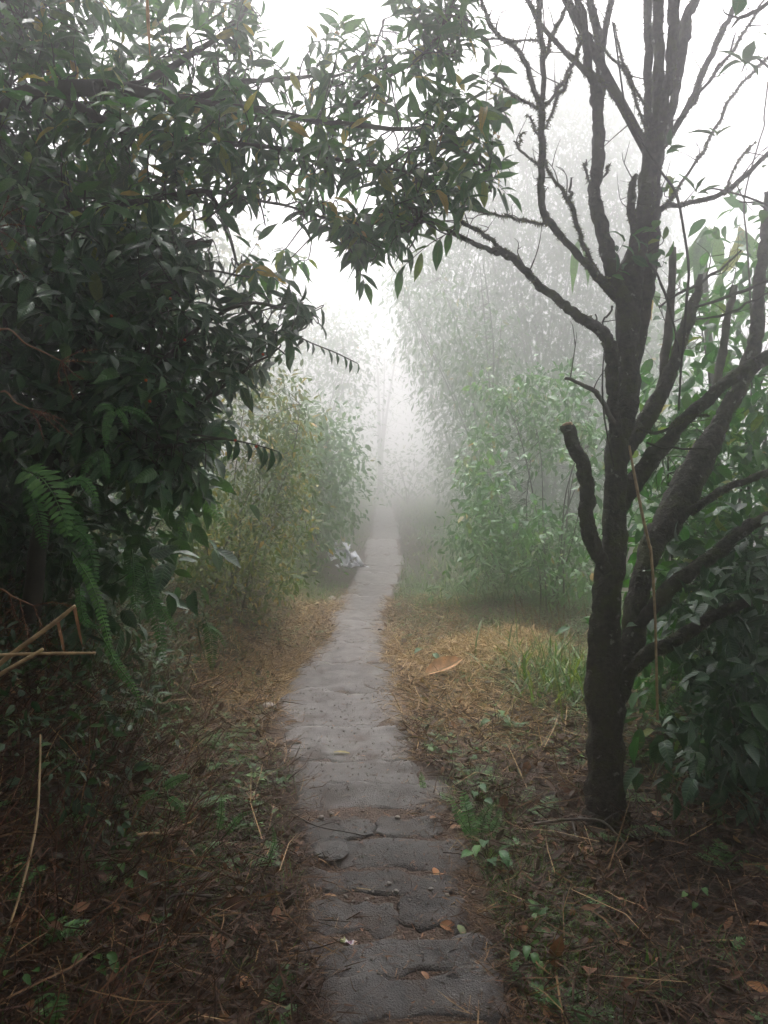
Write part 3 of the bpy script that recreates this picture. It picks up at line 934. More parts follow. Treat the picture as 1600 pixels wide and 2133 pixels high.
for q, (nm, mk, rows) in enumerate(STEMS):
    wmax = max(r[2] for r in rows)
    sides = 30 if wmax > 60 else 20 if wmax > 24 else 10 if wmax > 9 else 6
    jit = 0.17 if wmax > 24 else 0.22
    o, pts, rad = add_limb(mossy, rows, M[mk], nm, sides, jit, seed=q + 1, sub=14 if wmax > 24 else 8, wob=0.010 if wmax > 9 else 0.016)
    bark_nodes.append(pts)
    if mk == 'bark':
        dens = 1700 if wmax <= 20 else 900
        seg = np.linalg.norm(np.diff(pts, axis=0), axis=1)
        n = int(seg.sum() * dens)
        t = RNG.random(n) * (len(pts) - 1)
        k = t.astype(int)
        f = (t - k)[:, None]
        c = pts[k] * (1 - f) + pts[k + 1] * f
        r = rad[k] * (1 - f[:, 0]) + rad[k + 1] * f[:, 0]
        patch = vnoise(t * .33 + q * 11, np.zeros(n) + q, 1.0, 77)
        keep = patch > (0.30 if wmax <= 20 else 0.48)
        tan = unit(pts[np.minimum(k + 1, len(pts) - 1)] - pts[k])
        rd = unit(np.cross(tan, RNG.normal(0, 1, (n, 3))))
        moss_pts.append((c[keep] + rd[keep] * r[keep][:, None] * .9, rd[keep]))
mp = np.vstack([a for a, b in moss_pts])
md = np.vstack([b for a, b in moss_pts])
gm = Geo()
n = len(mp)
add_leaves(gm, STRAW, mp, unit(md + RNG.normal(0, .6, (n, 3)) + [0, 0, -.25]), RNG.normal(0, 1, (n, 3)), RNG.uniform(.004, .014, n) * (1 + 1.0 * (RNG.random(n) > .95)), RNG.uniform(.0010, .0022, n), RNG.uniform(0, .8, n), TINT(n))
o = gm.build("moss", M['moss'], mossy)
o["kind"] = "stuff"
tw_ = Geo()
for q, (nm, mk, rows) in enumerate(STEMS):
    wmax = max(r[2] for r in rows)
    if wmax > 30 and q not in (0,):
        continue
    pts = bark_nodes[q]
    seg = np.linalg.norm(np.diff(pts, axis=0), axis=1).sum()
    for _ in range(int(seg * (7 if wmax < 20 else 3))):
        k = RNG.integers(max(1, len(pts) // 3), len(pts) - 1)
        if pts[k][2] < 1.5:
            continue
        T_ = unit(pts[k + 1] - pts[k])
        d_ = unit(T_ * .6 + RNG.normal(0, .7, 3) + [0, 0, .35])
        L_ = RNG.uniform(.05, .28)
        c_ = [pts[k], pts[k] + d_ * L_ * .5 + RNG.normal(0, .012, 3), pts[k] + d_ * L_ + RNG.normal(0, .03, 3)]
        add_tube(tw_, spline(c_, 4), np.linspace(.0032, .0008, 9), 4, .1)
        if RNG.random() < .6:
            e_ = unit(d_ + RNG.normal(0, .6, 3))
            add_tube(tw_, spline([c_[1], c_[1] + e_ * L_ * .3, c_[1] + e_ * L_ * .5 + RNG.normal(0, .02, 3)], 3), np.linspace(.002, .0006, 7), 4)
o = tw_.build("fine_twigs", M['bark'], mossy)
o["kind"] = "stuff"
# pale cut face of the stump
c0 = P(1181, 884, d0 - .18)
gg = Geo()
add_tube(gg, np.array([c0 + [.004, 0, -.012], c0 + [-.001, -.002, .004]]), [0.024, 0.021], 12, 0.1, seed=5)
gg.build("cut_end", M['cut'], mossy)
# a few leaves on the tree itself
LSPOT = [(1300, 500, d0 - .1), (1330, 520, d0 - .12), (1385, 530, d0 - .05), (1360, 470, d0 - .1), (1400, 380, d0), (1398, 300, d0), (1290, 560, d0 - .12), (1350, 505, d0 - .1)]
nodes = np.vstack(bark_nodes)
tg = Geo()
for s_ in LSPOT:
    tg = Geo()
    arr = sprigs([P(*s_)], nodes, .085, .017, 5, .08, .3, tg, .0015)
    tg.build("twig", M['twig'], mossy)
    for q in range(len(arr[0])):
        single_leaf(mossy, 'broad', arr[0][q], arr[1][q], arr[2][q], arr[3][q], arr[4][q], arr[6][q])

# ---- the tree that reaches over the path from the left
A_POLY = [(-60, -60), (545, -60), (560, 60), (600, 105), (560, 200), (650, 190), (655, 60), (700, 20), (800, 30), (870, -60), (1000, -60), (1015, 60), (1020, 120), (985, 180), (1035, 215), (1030, 300), (1045, 385), (1000, 415), (930, 390), (880, 440), (850, 490), (815, 530), (760, 510), (735, 570), (690, 585), (640, 560), (560, 590), (500, 560), (420, 480), (350, 400), (250, 420), (250, 600), (-60, 600)]
A_HOLES = [([(355, 385), (520, 392), (650, 440), (725, 490), (735, 560), (650, 565), (600, 520), (560, 570), (470, 560), (400, 480)], .08), ([(600, 120), (1000, 20), (1000, 420), (560, 380)], .8), ([(540, 380), (640, 370), (640, 460), (560, 480)], .35), ([(530, -60), (660, -60), (660, 165), (540, 165)], .05),
           ([(600, 480), (700, 470), (720, 530), (640, 540)], .45), ([(800, 40), (870, 30), (880, 100), (800, 100)], .4), ([(380, 100), (470, 90), (480, 150), (390, 150)], .4), ([(640, 330), (720, 300), (740, 350), (660, 380)], .5)]
A_LIMBS_PX = [
    [(-330, 1250, 110, 3.5), (-300, 800, 95, 3.4), (-230, 430, 80, 3.3), (-100, 260, 62, 3.2), (100, 190, 40, 3.15), (250, 185, 28, 3.1), (340, 205, 22, 3.1), (480, 222, 17, 3.1), (620, 245, 13, 3.15), (730, 258, 11, 3.2), (830, 268, 9, 3.25), (930, 262, 6, 3.3), (1010, 235, 4, 3.35)],
    [(-230, 430, 50, 3.3), (-60, 60, 34, 3.3), (150, -80, 26, 3.4), (400, -200, 20, 3.5), (700, -230, 14, 3.6), (900, -180, 8, 3.6)],
    [(250, 185, 18, 3.1), (340, 150, 14, 3.2), (430, 95, 11, 3.35), (500, 40, 9, 3.5), (560, -60, 7, 3.6)],
    [(340, 205, 14, 3.1), (430, 200, 11, 3.2), (520, 165, 10, 3.4), (640, 160, 8, 3.6), (720, 150, 6, 3.8), (780, 90, 5, 3.9), (800, 40, 4, 3.9)],
    [(100, 190, 24, 3.15), (230, 260, 18, 3.0), (340, 290, 14, 2.95), (470, 300, 11, 2.95), (600, 310, 9, 3.0), (700, 330, 8, 3.05), (800, 350, 6, 3.1), (900, 370, 4, 3.2)],
    [(-230, 430, 40, 3.3), (-60, 420, 28, 3.1), (120, 440, 18, 3.0), (280, 420, 12, 2.95), (420, 400, 10, 3.0), (470, 470, 8, 3.1), (500, 560, 5, 3.15)],
    [(700, 255, 7, 3.2), (760, 200, 7, 3.25), (830, 150, 6, 3.35), (900, 90, 5, 3.4), (940, 20, 4, 3.45), (960, -40, 3, 3.45)],
    [(420, 400, 7, 3.0), (560, 420, 6, 3.1), (660, 450, 5, 3.2), (740, 490, 4, 3.25)],
    [(800, 350, 5, 3.1), (850, 410, 4, 3.15), (860, 470, 3, 3.15)],
    [(900, 262, 5, 3.3), (980, 330, 4, 3.3), (1020, 370, 3, 3.3)],
]
over = thing("overhanging_tree", "glossy green tree arching over the path from the left with long leaning branches", "tree", tuple(G(-330, 1400)))
o_limbs = []
for q, rows in enumerate(A_LIMBS_PX):
    if q == 0:
        rows = [(-330, 1400, 120, 3.5)] + rows
    o, pts, rad = add_limb(over, rows, M['twig'], "trunk" if q == 0 else "branch", 10, 0.12, seed=q + 80, wob=0.02)
    o_limbs.append(pts)
nodes = np.vstack(o_limbs)
nodes = nodes[nodes[:, 2] > 1.4]
S = sample_poly(A_POLY, 470, A_HOLES)
tips = [P(x, y, RNG.uniform(2.75, 3.9) + 0.3 * (y < 150)) for x, y in S]
# hand-placed shoots along the lower right outline
tips += [P(x, y, dd) for x, y, dd in [(1045, 222, 3.35), (1040, 195, 3.35), (1055, 392, 3.3), (1050, 320, 3.3), (835, 545, 3.15), (760, 580, 3.15), (800, 510, 3.2), (620, 600, 3.1), (905, 400, 3.1), (1000, 60, 3.4), (640, 90, 3.8), (560, 90, 3.6), (1020, 120, 3.4)]]
tg = Geo()
arr = sprigs(tips, nodes, .108, .0155, 11, .21, .55, tg, .0024, bend=(.2, 1.0), tint_hi=.985)
o = tg.build("twigs", M['twig'], over)
o["kind"] = "stuff"
leafy(over, arr, 'over', 300)
# the dry strap leaf hanging at the top
gg = Geo()
p0 = P(305, -30, 2.7)
add_leaves(gg, LEAF_NEAR, [p0], [P(313, 128, 2.68) - p0], [[0.2, -1, 0]], [np.linalg.norm(P(313, 128, 2.68) - p0)], [.006], [.05], [.9])
gg.build("dry_leaf", M['tan'], over)

# ---- the dark berry shrub on the left bank
B_POLY = [(-60, 400), (180, 420), (330, 420), (420, 520), (520, 585), (620, 590), (650, 640), (640, 690), (585, 700), (590, 740), (525, 790), (490, 830), (470, 900), (450, 960), (430, 1030), (380, 1060), (300, 1000), (200, 960), (100, 900), (-60, 880)]
B_LIMBS_PX = [
    [(60, 1290, 40, 3.1), (90, 1100, 34, 3.0), (120, 900, 26, 2.95), (180, 720, 20, 2.9), (270, 600, 14, 2.9), (360, 520, 10, 2.95), (440, 500, 6, 3.0)],
    [(90, 1100, 24, 3.0), (200, 930, 18, 2.85), (300, 800, 14, 2.8), (400, 690, 10, 2.85), (500, 630, 8, 2.95), (590, 640, 6, 3.05), (640, 655, 4, 3.1)],
    [(200, 930, 12, 2.85), (320, 880, 10, 2.75), (430, 830, 8, 2.75), (520, 760, 6, 2.8), (580, 725, 4, 2.85)],
    [(200, 930, 12, 2.85), (300, 940, 9, 2.7), (400, 920, 7, 2.7), (470, 915, 5, 2.7)],
    [(90, 1000, 16, 3.0), (30, 800, 13, 2.8), (10, 600, 9, 2.75), (60, 480, 6, 2.8)],
    [(120, 900, 14, 2.95), (140, 700, 10, 2.7), (130, 560, 7, 2.7), (180, 450, 5, 2.75)],
    [(300, 800, 8, 2.8), (330, 650, 6, 2.7), (410, 570, 5, 2.75), (520, 575, 4, 2.85)],
]
berry = thing("berry_shrub", "dark glossy shrub with tiny orange berries crowding the left bank above the ferns", "shrub", tuple(G(60, 1290)))
b_l = []
for q, rows in enumerate(B_LIMBS_PX):
    o, pts, rad = add_limb(berry, rows, M['twig'], "stem" if q == 0 else "branch", 8, 0.12, seed=q + 120, wob=0.02)
    b_l.append(pts)
# the two long drooping shoots that stick out
for rows in ([(560, 690, 5, 2.95), (610, 697, 4, 3.0), (650, 715, 3, 3.0), (700, 735, 3, 3.02), (745, 757, 2, 3.04)], [(400, 905, 5, 2.6), (470, 915, 4, 2.6), (530, 926, 3, 2.6), (578, 940, 2, 2.6)]):
    o, pts, rad = add_limb(berry, rows, M['twig'], "branch", 6, 0.1, seed=150)
    for k in range(6, len(pts), 2):
        L = .075 if rows[0][0] < 500 else .05
        single_leaf(berry, 'dark', pts[k], np.array([.25 * (-1) ** k + .1, -.1, -1.0]) + RNG.normal(0, .2, 3), np.array([.8, -.5, .5]), L * RNG.uniform(.8, 1.2), L * .19, RNG.uniform(.2, .8))
nodes = np.vstack(b_l)
nodes = nodes[nodes[:, 2] > .9]
S = sample_poly(B_POLY, 430, [([(470, 560), (700, 560), (700, 760), (520, 760)], .4)])
tips = [P(x, y, RNG.uniform(2.45, 3.4) + 0.15 * (x > 350)) for x, y in S]
tg = Geo()
arr = sprigs(tips, nodes, .098, .0165, 10, .18, .65, tg, .0018, bend=(.2, 1.1), tint_hi=.88)
o = tg.build("twigs", M['twig'], berry)
o["kind"] = "stuff"
leafy(berry, arr, 'dark', 300)
for (x, y, dd) in [(232, 658, 2.5), (304, 792, 2.42), (312, 836, 2.42), (355, 622, 2.6), (490, 917, 2.58), (534, 930, 2.58), (84, 676, 2.5), (548, 738, 2.75), (385, 708, 2.6)]:
    gg = Geo()
    p0 = P(x, y, dd)
    add_tube(gg, np.array([p0 + [0, 0, -.0045], p0 + [0, 0, -.003], p0, p0 + [0, 0, .003], p0 + [0, 0, .0045]]), [.001, .0038, .005, .0038, .001], 8, tint=RNG.random())
    gg.build("berry", M['berry'], berry)


# ---- unseen upper crowns and side thickets, added to shade the foreground
def shade_crown(root, centre, radii, n, trunk_pts, matkey, seed, limbs=9, per=8, leaf=.165):
    rng = np.random.default_rng(seed)
    p = rng.normal(0, 1, (n * 6, 3))
    p = unit(p) * (rng.random((n * 6, 1)) ** .45)
    p = np.array(centre) + p * np.array(radii)
    # stay above what the photograph shows and inside uneven clumps
    el = (p[:, 2] - CAM_H) / np.maximum(p[:, 1], .05)
    ok = ((p[:, 1] < .3) | (el > .66) | (np.abs(p[:, 0]) > np.abs(p[:, 1]) * .56 + .35)) & (p[:, 2] > zg(p[:, 0], p[:, 1]) + .1)
    ok &= vnoise(p[:, 0] + p[:, 2] * .7, p[:, 1] - p[:, 2] * .4, 1.1, seed) > .22
    tips = p[ok][:n]
    bg = Geo()
    nodes = []
    for k in range(limbs):
        t_ = tips[rng.integers(len(tips))]
        b_ = trunk_pts[rng.integers(len(trunk_pts))]
        pts = spline([b_, (b_ + t_) / 2 + [0, 0, .25], t_], 7)
        nodes.append(pts)
        gl_ = Geo()
        add_tube(gl_, pts, np.linspace(.022, .005, len(pts)), 7, .1, seed=k)
        gl_.build("branch", M['bark'], root)
    nodes = np.vstack(nodes)
    for t_ in tips:
        nd = nearest(nodes, t_)
        add_tube(bg, spline([nd, (nd + t_) / 2 + rng.normal(0, .04, 3), t_], 2), np.linspace(.005, .0015, 5), 4, cap=False)
    o_ = bg.build("twigs", M['twig'], root)
    o_["kind"] = "stuff"
    N = len(tips) * per
    off = rng.normal(0, .11, (N, 3))
    lg = Geo()
    ln_ = leaf * rng.uniform(.6, 1.2, N)
    add_leaves(lg, LEAF_MID, np.repeat(tips, per, 0) + off, unit(off + rng.normal(0, .05, (N, 3)) + [0, 0, -.05]), unit(rng.normal(0, .5, (N, 3)) + [0, 0, 1]), ln_, ln_ * .2, rng.uniform(.2, .9, N), rng.random(N) * .9)
    o_ = lg.build("crown", M[matkey], root)  # shading foliage, out of view
    o_["kind"] = "stuff"


ov_top = o_limbs[1]
shade_crown(over, (-2.2, .6, 4.4), (2.6, 2.6, .9), 1300, ov_top, 'over', 901)  # unseen part of the crown, added to dim the near ground
ms_top = np.vstack([b_[-3:] for b_ in bark_nodes[:8]])
shade_crown(mossy, (1.4, 2.6, 5.4), (2.6, 3.6, 1.5), 1500, ms_top, 'over', 902)  # unseen crown, shaped to keep the sun off the near slabs

# ---- shrubs and trees further off: stems joined to the ground, leaf clusters through a real volume
def far_plant(name, label, cat, poly, n, drange, leaf, hw, matkey, per=9, spread=.16, tmpl=LEAF_MID, stems=5, base_px=None, holes=(), droop=.3, tint=(0, 1), bark='twig', stem_r=.02, group=None, upbias=0.2, seed=0, singles=0, twig_frac=.6, upright=0.0, twig_r=.16, loose=0.0):
    rng = np.random.default_rng(seed + 500)
    S = sample_poly(poly, n, holes, rng)
    dd = rng.uniform(*drange, n)
    tips = np.array([P(x, y, d_) for (x, y), d_ in zip(S, dd)])
    gz = zg(tips[:, 0], tips[:, 1])
    tips = tips[tips[:, 2] > gz + 0.05]
    if loose:
        tips = tips[vnoise(tips[:, 0] + .6 * tips[:, 2], tips[:, 2] * .9 + .5 * tips[:, 1], loose, seed + 60) > .40]
    if base_px is None:
        c = tips.mean(0)
    else:
        c = P(base_px[0], 1000, base_px[1])
    c = np.array([c[0], c[1], float(zg(c[0], c[1]))])
    root = thing(name, label, cat, tuple(c), group)
    top = np.percentile(tips[:, 2], 96)
    sg = Geo()
    nodes = []
    for k in range(stems):
        tgt = tips[rng.integers(len(tips))].copy()
        tgt[2] = max(tgt[2], c[2] + (top - c[2]) * rng.uniform(.55, 1.0))
        tgt[:2] = tgt[:2] * (1 - upright) + c[:2] * upright
        b0 = c + np.array([rng.normal(0, .12), rng.normal(0, .12), 0]) * min(1, stems / 4)
        b0[2] = float(zg(b0[0], b0[1])) - .05
        m1 = b0 * .65 + tgt * .35
        m1[:2] = b0[:2] * .75 + tgt[:2] * .25
        m2 = b0 * .3 + tgt * .7
        m2[:2] = b0[:2] * .4 + tgt[:2] * .6
        pts = spline([b0, m1 + rng.normal(0, .06, 3), m2 + rng.normal(0, .08, 3), tgt], 6)
        add_tube(sg, pts, np.linspace(stem_r * rng.uniform(.7, 1.1), stem_r * .18, len(pts)), 7, .1, seed=k + seed)
        nodes.append(pts)
    nodes = np.vstack(nodes)
    sg.build("stem" if cat != "tree" else "trunk", M[bark], root)
    tw = Geo()
    for tp in tips[rng.random(len(tips)) < twig_frac]:
        nd = nearest(nodes[3:], tp)
        mid = (nd + tp) / 2 + rng.normal(0, .05, 3) + np.array([0, 0, -.16 * np.linalg.norm(tp - nd)])
        add_tube(tw, spline([nd, mid, tp], 3), np.linspace(stem_r * twig_r, stem_r * .04, 7), 4, cap=False)
    if tw.V:
        o = tw.build("twigs", M[bark], root)
        o["kind"] = "stuff"
    N = len(tips) * per
    ctr = np.repeat(tips, per, 0)
    off = rng.normal(0, 1, (N, 3)) * spread * .55
    pos = ctr + off
    outd = unit(off + rng.normal(0, .05, (N, 3)))
    dirs = unit(outd * .9 + rng.normal(0, .45, (N, 3)) + np.array([0, 0, -droop]))
    ups = unit(np.array([0, 0, 1.]) + rng.normal(0, .5, (N, 3)))
    ln = leaf * rng.uniform(.6, 1.25, N)
    t = np.clip(rng.random(N) * .5 + .5 * np.repeat(rng.random(len(tips)), per), 0, 1)
    t = tint[0] + (tint[1] - tint[0]) * t
    keep = pos[:, 2] > zg(pos[:, 0], pos[:, 1]) + 0.01
    arr = [pos[keep], dirs[keep], ups[keep], ln[keep], (hw * ln / leaf)[keep], rng.uniform(.1, .9, N)[keep], t[keep]]
    if singles:
        leafy(root, arr, matkey, singles)
    else:
        gg = Geo()
        add_leaves(gg, tmpl, *arr)
        o = gg.build("crown" if cat == "tree" else "foliage", M[matkey], root)
        o["kind"] = "stuff"
    return root


# behind the left shrubs
dense = far_plant("dense_shrub", "black green thicket filling the far left edge behind the berry shrub", "shrub", [(-250, -60), (300, -60), (320, 420), (330, 700), (400, 900), (400, 1040), (330, 1180), (180, 1330), (-250, 1380)], 560, (3.3, 4.8), .13, .028, 'dark', 10, .22, LEAF_NEAR, 7, (60, 4.3), stem_r=.03, seed=1, singles=0, tint=(0, .85), holes=[([(-250, -60), (330, -60), (330, 300), (-250, 300)], .3)])
shade_crown(dense, (-2.7, .2, 2.2), (1.5, 3.0, 1.9), 1300, np.array([[-2.4, 1.5, 1.2], [-2.6, 0., 1.2], [-2.8, -1.5, 1.2]]), 'dark', 903)  # unseen foliage left of the camera, added to block side light
# left middle distance
far_plant("yellowing_shrub", "yellowing orange tinged shrub on the left verge beyond the berry shrub", "shrub", [(430, 850), (480, 780), (560, 760), (620, 800), (640, 900), (640, 1050), (620, 1200), (560, 1290), (440, 1290), (380, 1200), (390, 980)], 1100, (6, 8.5), 0.065, 0.0130, 'aut', 9, 0.15, LEAF_MID, 7, (500, 7.2), stem_r=.014, seed=2, tint=(0, .86), loose=1.7, twig_frac=1.0)
far_plant("leafy_bush", "hazy green bush on the left verge just before the white plastic", "shrub", [(560, 930), (600, 850), (680, 850), (735, 930), (745, 1040), (715, 1100), (690, 1140), (680, 1210), (560, 1240)], 800, (11, 14.5), 0.12, 0.0267, 'mid', 9, 0.28, LEAF_MID, 7, (640, 12.6), stem_r=.016, seed=3, loose=1.2, twig_frac=1.0)
far_plant("pale_tree", "pale leafy tree fading into fog left of the path's end", "tree", [(560, 700), (640, 620), (720, 640), (760, 720), (755, 830), (740, 950), (600, 960), (520, 850)], 600, (26, 33), 0.22, 0.0521, 'mid', 8, 0.9, LEAF_FAR, 6, (660, 29), stem_r=.05, seed=4, loose=.45)
far_plant("foggy_tree", "greenish foggy tree seen through the gap in the overhanging branches", "tree", [(330, 430), (420, 400), (500, 500), (560, 620), (560, 780), (450, 850), (300, 800)], 380, (15, 19), 0.16, 0.0356, 'aut', 9, 0.5, LEAF_MID, 6, (430, 17), stem_r=.045, seed=5, tint=(0, .8))
# right middle distance
far_plant("pale_leaf_shrub", "pale green shrub with bright leaf clusters left of the mossy tree", "shrub", [(960, 960), (1000, 800), (1080, 770), (1180, 780), (1240, 860), (1250, 1100), (1230, 1320), (1050, 1330), (960, 1200)], 720, (7.5, 10.5), 0.105, 0.0210, 'pale', 13, 0.13, LEAF_MID, 8, (1130, 8.8), stem_r=.014, seed=6, loose=1.6, twig_frac=1.0)
far_plant("dark_thicket", "dim low thicket at the foot of the pale shrub beside the right verge", "shrub", [(930, 1110), (1000, 1060), (1120, 1080), (1240, 1100), (1250, 1300), (1100, 1320), (940, 1260)], 900, (8.5, 11.5), 0.1, 0.0200, 'mid', 9, 0.25, LEAF_MID, 8, (1100, 9.8), stem_r=.012, seed=7, tint=(0, .8), loose=1.4, twig_frac=1.0)
far_plant("big_fog_tree", "tall dense grey green tree dissolving in the fog behind the bare stems", "tree", [(1000, 130), (1090, 90), (1260, 70), (1340, 150), (1390, 350), (1410, 600), (1400, 1080), (960, 1080), (930, 950), (880, 800), (840, 640), (835, 500), (865, 440), (950, 350)], 5200, (24, 30), 0.22, 0.0412, 'mid', 10, 0.65, LEAF_FAR, 18, (1130, 27), stem_r=.05, seed=8, tint=(0, .85), droop=.6, twig_frac=.2, upright=.3)
far_plant("slender_tree", "slender leaning tree with thin twigs at the left edge of the big foggy tree", "tree", [(820, 560), (900, 520), (1000, 560), (1060, 700), (1080, 850), (1000, 900), (900, 830), (850, 720)], 420, (16, 19), 0.17, 0.0278, 'mid', 7, 0.46, LEAF_MID, 9, (1030, 17.5), stem_r=.03, seed=9, droop=.8, twig_frac=1.0, loose=.9)
far_plant("broadleaf_shrub", "broad leaved green shrub filling the right edge behind the mossy stems", "shrub", [(1360, 720), (1400, 560), (1480, 520), (1560, 470), (1700, 430), (1700, 1560), (1330, 1560), (1330, 1000)], 460, (4.1, 6.0), .125, .026, 'broad', 9, .24, LEAF_NEAR, 9, (1520, 5.0), stem_r=.018, seed=10, singles=300, holes=[([(1380, 420), (1700, 420), (1700, 820), (1380, 820)], .45)], tint=(0, .97), loose=1.3, twig_frac=1.0)
shadow = far_plant("shadow_shrub", "dark low shrub in the bottom right gloom beside the tree foot", "shrub", [(1420, 1180), (1480, 1120), (1700, 1100), (1700, 1690), (1440, 1690), (1410, 1560)], 170, (3.3, 4.3), .12, .025, 'dark', 9, .15, LEAF_NEAR, 7, (1560, 3.8), stem_r=.012, seed=11, singles=300, tint=(0, .85))
shade_crown(shadow, (3.0, .0, 1.6), (1.5, 3.0, 1.9), 1200, np.array([[2.6, 2.2, .6], [2.7, .5, .6], [2.6, -1.5, .6]]), 'dark', 904)  # unseen foliage right of the camera, added to block side light
far_plant("hazy_tree", "pale hazy tree behind the right hand shrubs", "tree", [(1280, 640), (1400, 560), (1560, 540), (1750, 500), (1750, 1100), (1300, 1100)], 600, (14, 18), 0.17, 0.0386, 'pale', 8, 0.55, LEAF_MID, 7, (1500, 16), stem_r=.04, seed=12, holes=[([(1280, 480), (1750, 480), (1750, 780), (1280, 780)], .5)], loose=.8)
# the path's end
far_plant("bare_tree", "thin twin stemmed tree standing in the fog where the path ends", "tree", [(730, 640), (860, 620), (900, 760), (880, 900), (700, 900), (690, 760)], 160, (44, 50), 0.28, 0.0467, 'mid', 6, 1.6, LEAF_FAR, 4, (790, 47), stem_r=.12, seed=13, twig_frac=.5, upright=.5, twig_r=.12)
far_plant("end_thicket", "faint low thicket across the fogged end of the path", "shrub", [(640, 930), (760, 960), (900, 950), (1000, 930), (1000, 1020), (640, 1020)], 260, (34, 44), 0.25, 0.0625, 'mid', 8, 1.2, LEAF_FAR, 8, (850, 38), stem_r=.03, seed=14)
far_plant("left_fog_tree", "faint tree in the fog above the yellowing shrub", "tree", [(440, 560), (560, 520), (620, 620), (600, 900), (420, 900)], 330, (30, 36), 0.25, 0.0576, 'mid', 8, 1.1, LEAF_FAR, 6, (500, 33), stem_r=.07, seed=15)

# big drooping leaves of a tree right of the stems
bl = thing("large_leaf_tree", "pale tree with huge drooping brown edged leaves at the right edge", "tree", tuple(P(1500, 1160, 6.6)))
bz = float(zg(bl.location.x, bl.location.y))
bl.location.z = bz
gg = Geo()
tr = spline([np.array([bl.location.x, bl.location.y, bz - .1]), P(1490, 900, 6.6), P(1470, 620, 6.6), P(1470, 480, 6.6)], 6)
add_tube(gg, tr, np.linspace(.05, .015, len(tr)), 9, .1)
gg.build("trunk", M['smooth_bark'], bl)
for (x, y, x2, y2, w, t) in [(1470, 470, 1450, 600, 34, .5), (1480, 475, 1505, 560, 30, .8), (1465, 480, 1420, 590, 28, .6), (1540, 480, 1590, 560, 30, .7), (1540, 470, 1540, 580, 28, .9), (1500, 570, 1490, 690, 26, .8), (1590, 560, 1570, 660, 26, .6), (1205, 500, 1190, 590, 18, .8), (1215, 505, 1230, 580, 16, .7), (1360, 560, 1350, 650, 16, .95), (1440, 620, 1420, 720, 24, .6), (1550, 600, 1560, 710, 26, .4)]:
    p0, p1 = P(x, y, 6.5), P(x2, y2, 6.35)
    L = float(np.linalg.norm(p1 - p0))
    single_leaf(bl, 'pale', p0, p1 - p0 + np.array([0, 0, .12 * L]), np.array([RNG.normal(0, .3), -.9, .45]), L * 1.06, w / 2 / FPX * 6.4, t)

# ------------------------------------------------------------------ ferns
def frond(root, ctrl, wpx, tint=.5, pairs=24, droop=.2, twist=0.0, stipe=True):
    """one fern frond along (px, py, depth) points with pinnae of half-width wpx photo pixels"""
    pts = spline(np.array([P(*c) for c in ctrl]), 8)
    dm = np.mean([c[2] for c in ctrl])
    gg = Geo()
    add_tube(gg, pts, np.linspace(.0022, .0006, len(pts)), 4, tint=tint)
    r0 = np.array(root.location)
    sp0 = spline([r0, r0 * .45 + pts[0] * .55 + np.array([-.04, 0, .08]) * min(1, np.linalg.norm(pts[0] - r0)), pts[0]], 5)
    add_tube(gg, sp0, np.linspace(.0028, .0022, len(sp0)), 4, tint=.1)
    L = np.concatenate([[0], np.cumsum(np.linalg.norm(np.diff(pts, axis=0), axis=1))])
    view = unit(np.array([0, 0, CAM_H]) - pts.mean(0))
    pos, dirs, ups, ln, hw = [], [], [], [], []
    for k in range(pairs):
        t = .08 + .9 * k / pairs
        s = t * L[-1]
        p = np.array([np.interp(s, L, pts[:, q]) for q in range(3)])
        p2 = np.array([np.interp(min(s + .02, L[-1]), L, pts[:, q]) for q in range(3)])
        T = unit(p2 - p)
        nrm = unit(np.array([0, -.3, 1.0]) * .6 + view * .8 + np.array([twist, 0, 0]))
        X = unit(np.cross(T, nrm))
        w = wpx / FPX * dm * (math.sin(math.pi * (.12 + .88 * t) ** .75) ** .7)
        for sgn in (-1, 1):
            pos.append(p)
            dirs.append(unit(X * sgn + T * .32 + np.array([0, 0, -droop * .5]) + RNG.normal(0, .07, 3)))
            ups.append(nrm + RNG.normal(0, .15, 3))
            ln.append(max(w, .004) * RNG.uniform(.85, 1.1))
            hw.append(L[-1] / pairs * .36)
    fr_ = gg.build("frond", M['fern'], root)
    gg = Geo()
    n = len(pos)
    add_leaves(gg, LEAF_MID, pos, dirs, ups, ln, np.minimum(hw, np.array(ln) * .3), RNG.uniform(.1, .6, n), np.clip(tint + RNG.normal(0, .12, n), 0, 1))
    lf_ = gg.build("leaflets", M['fern'], root)
    lf_.parent = fr_
    lf_["kind"] = "stuff"
    return fr_


def fern(label, px, py, fronds):
    r = thing("fern", label, "fern", tuple(G(px, py)), "ferns on the left bank")
    for f in fronds:
        frond(r, *f)
    return r


fern("bright green fern with broad arching frond at the left edge under the berry shrub", 90, 1170, [
    ([(45, 975, 2.45), (90, 1000, 2.35), (125, 1060, 2.3), (145, 1130, 2.28)], 46, .75, 19),
    ([(120, 1010, 2.4), (170, 1000, 2.35), (195, 1030, 2.32), (205, 1085, 2.3)], 16, .55, 22),
    ([(60, 1010, 2.5), (80, 1080, 2.42), (95, 1150, 2.4)], 26, .35, 22),
    ([(130, 1050, 2.5), (165, 1110, 2.42), (190, 1160, 2.4), (200, 1230, 2.38)], 28, .3, 24),
    ([(110, 1100, 2.4), (160, 1105, 2.35), (195, 1140, 2.33)], 18, .5, 18)])
fern("fern with long pale frosted frond hanging down the left bank", 180, 1300, [
    ([(150, 1150, 2.4), (190, 1215, 2.34), (215, 1290, 2.3), (235, 1370, 2.28), (250, 1400, 2.28)], 15, .8, 30),
    ([(165, 1215, 2.4), (175, 1290, 2.36), (215, 1310, 2.33)], 14, .5, 20),
    ([(215, 1330, 2.33), (245, 1385, 2.3), (280, 1435, 2.28), (292, 1480, 2.27)], 14, .55, 22)])
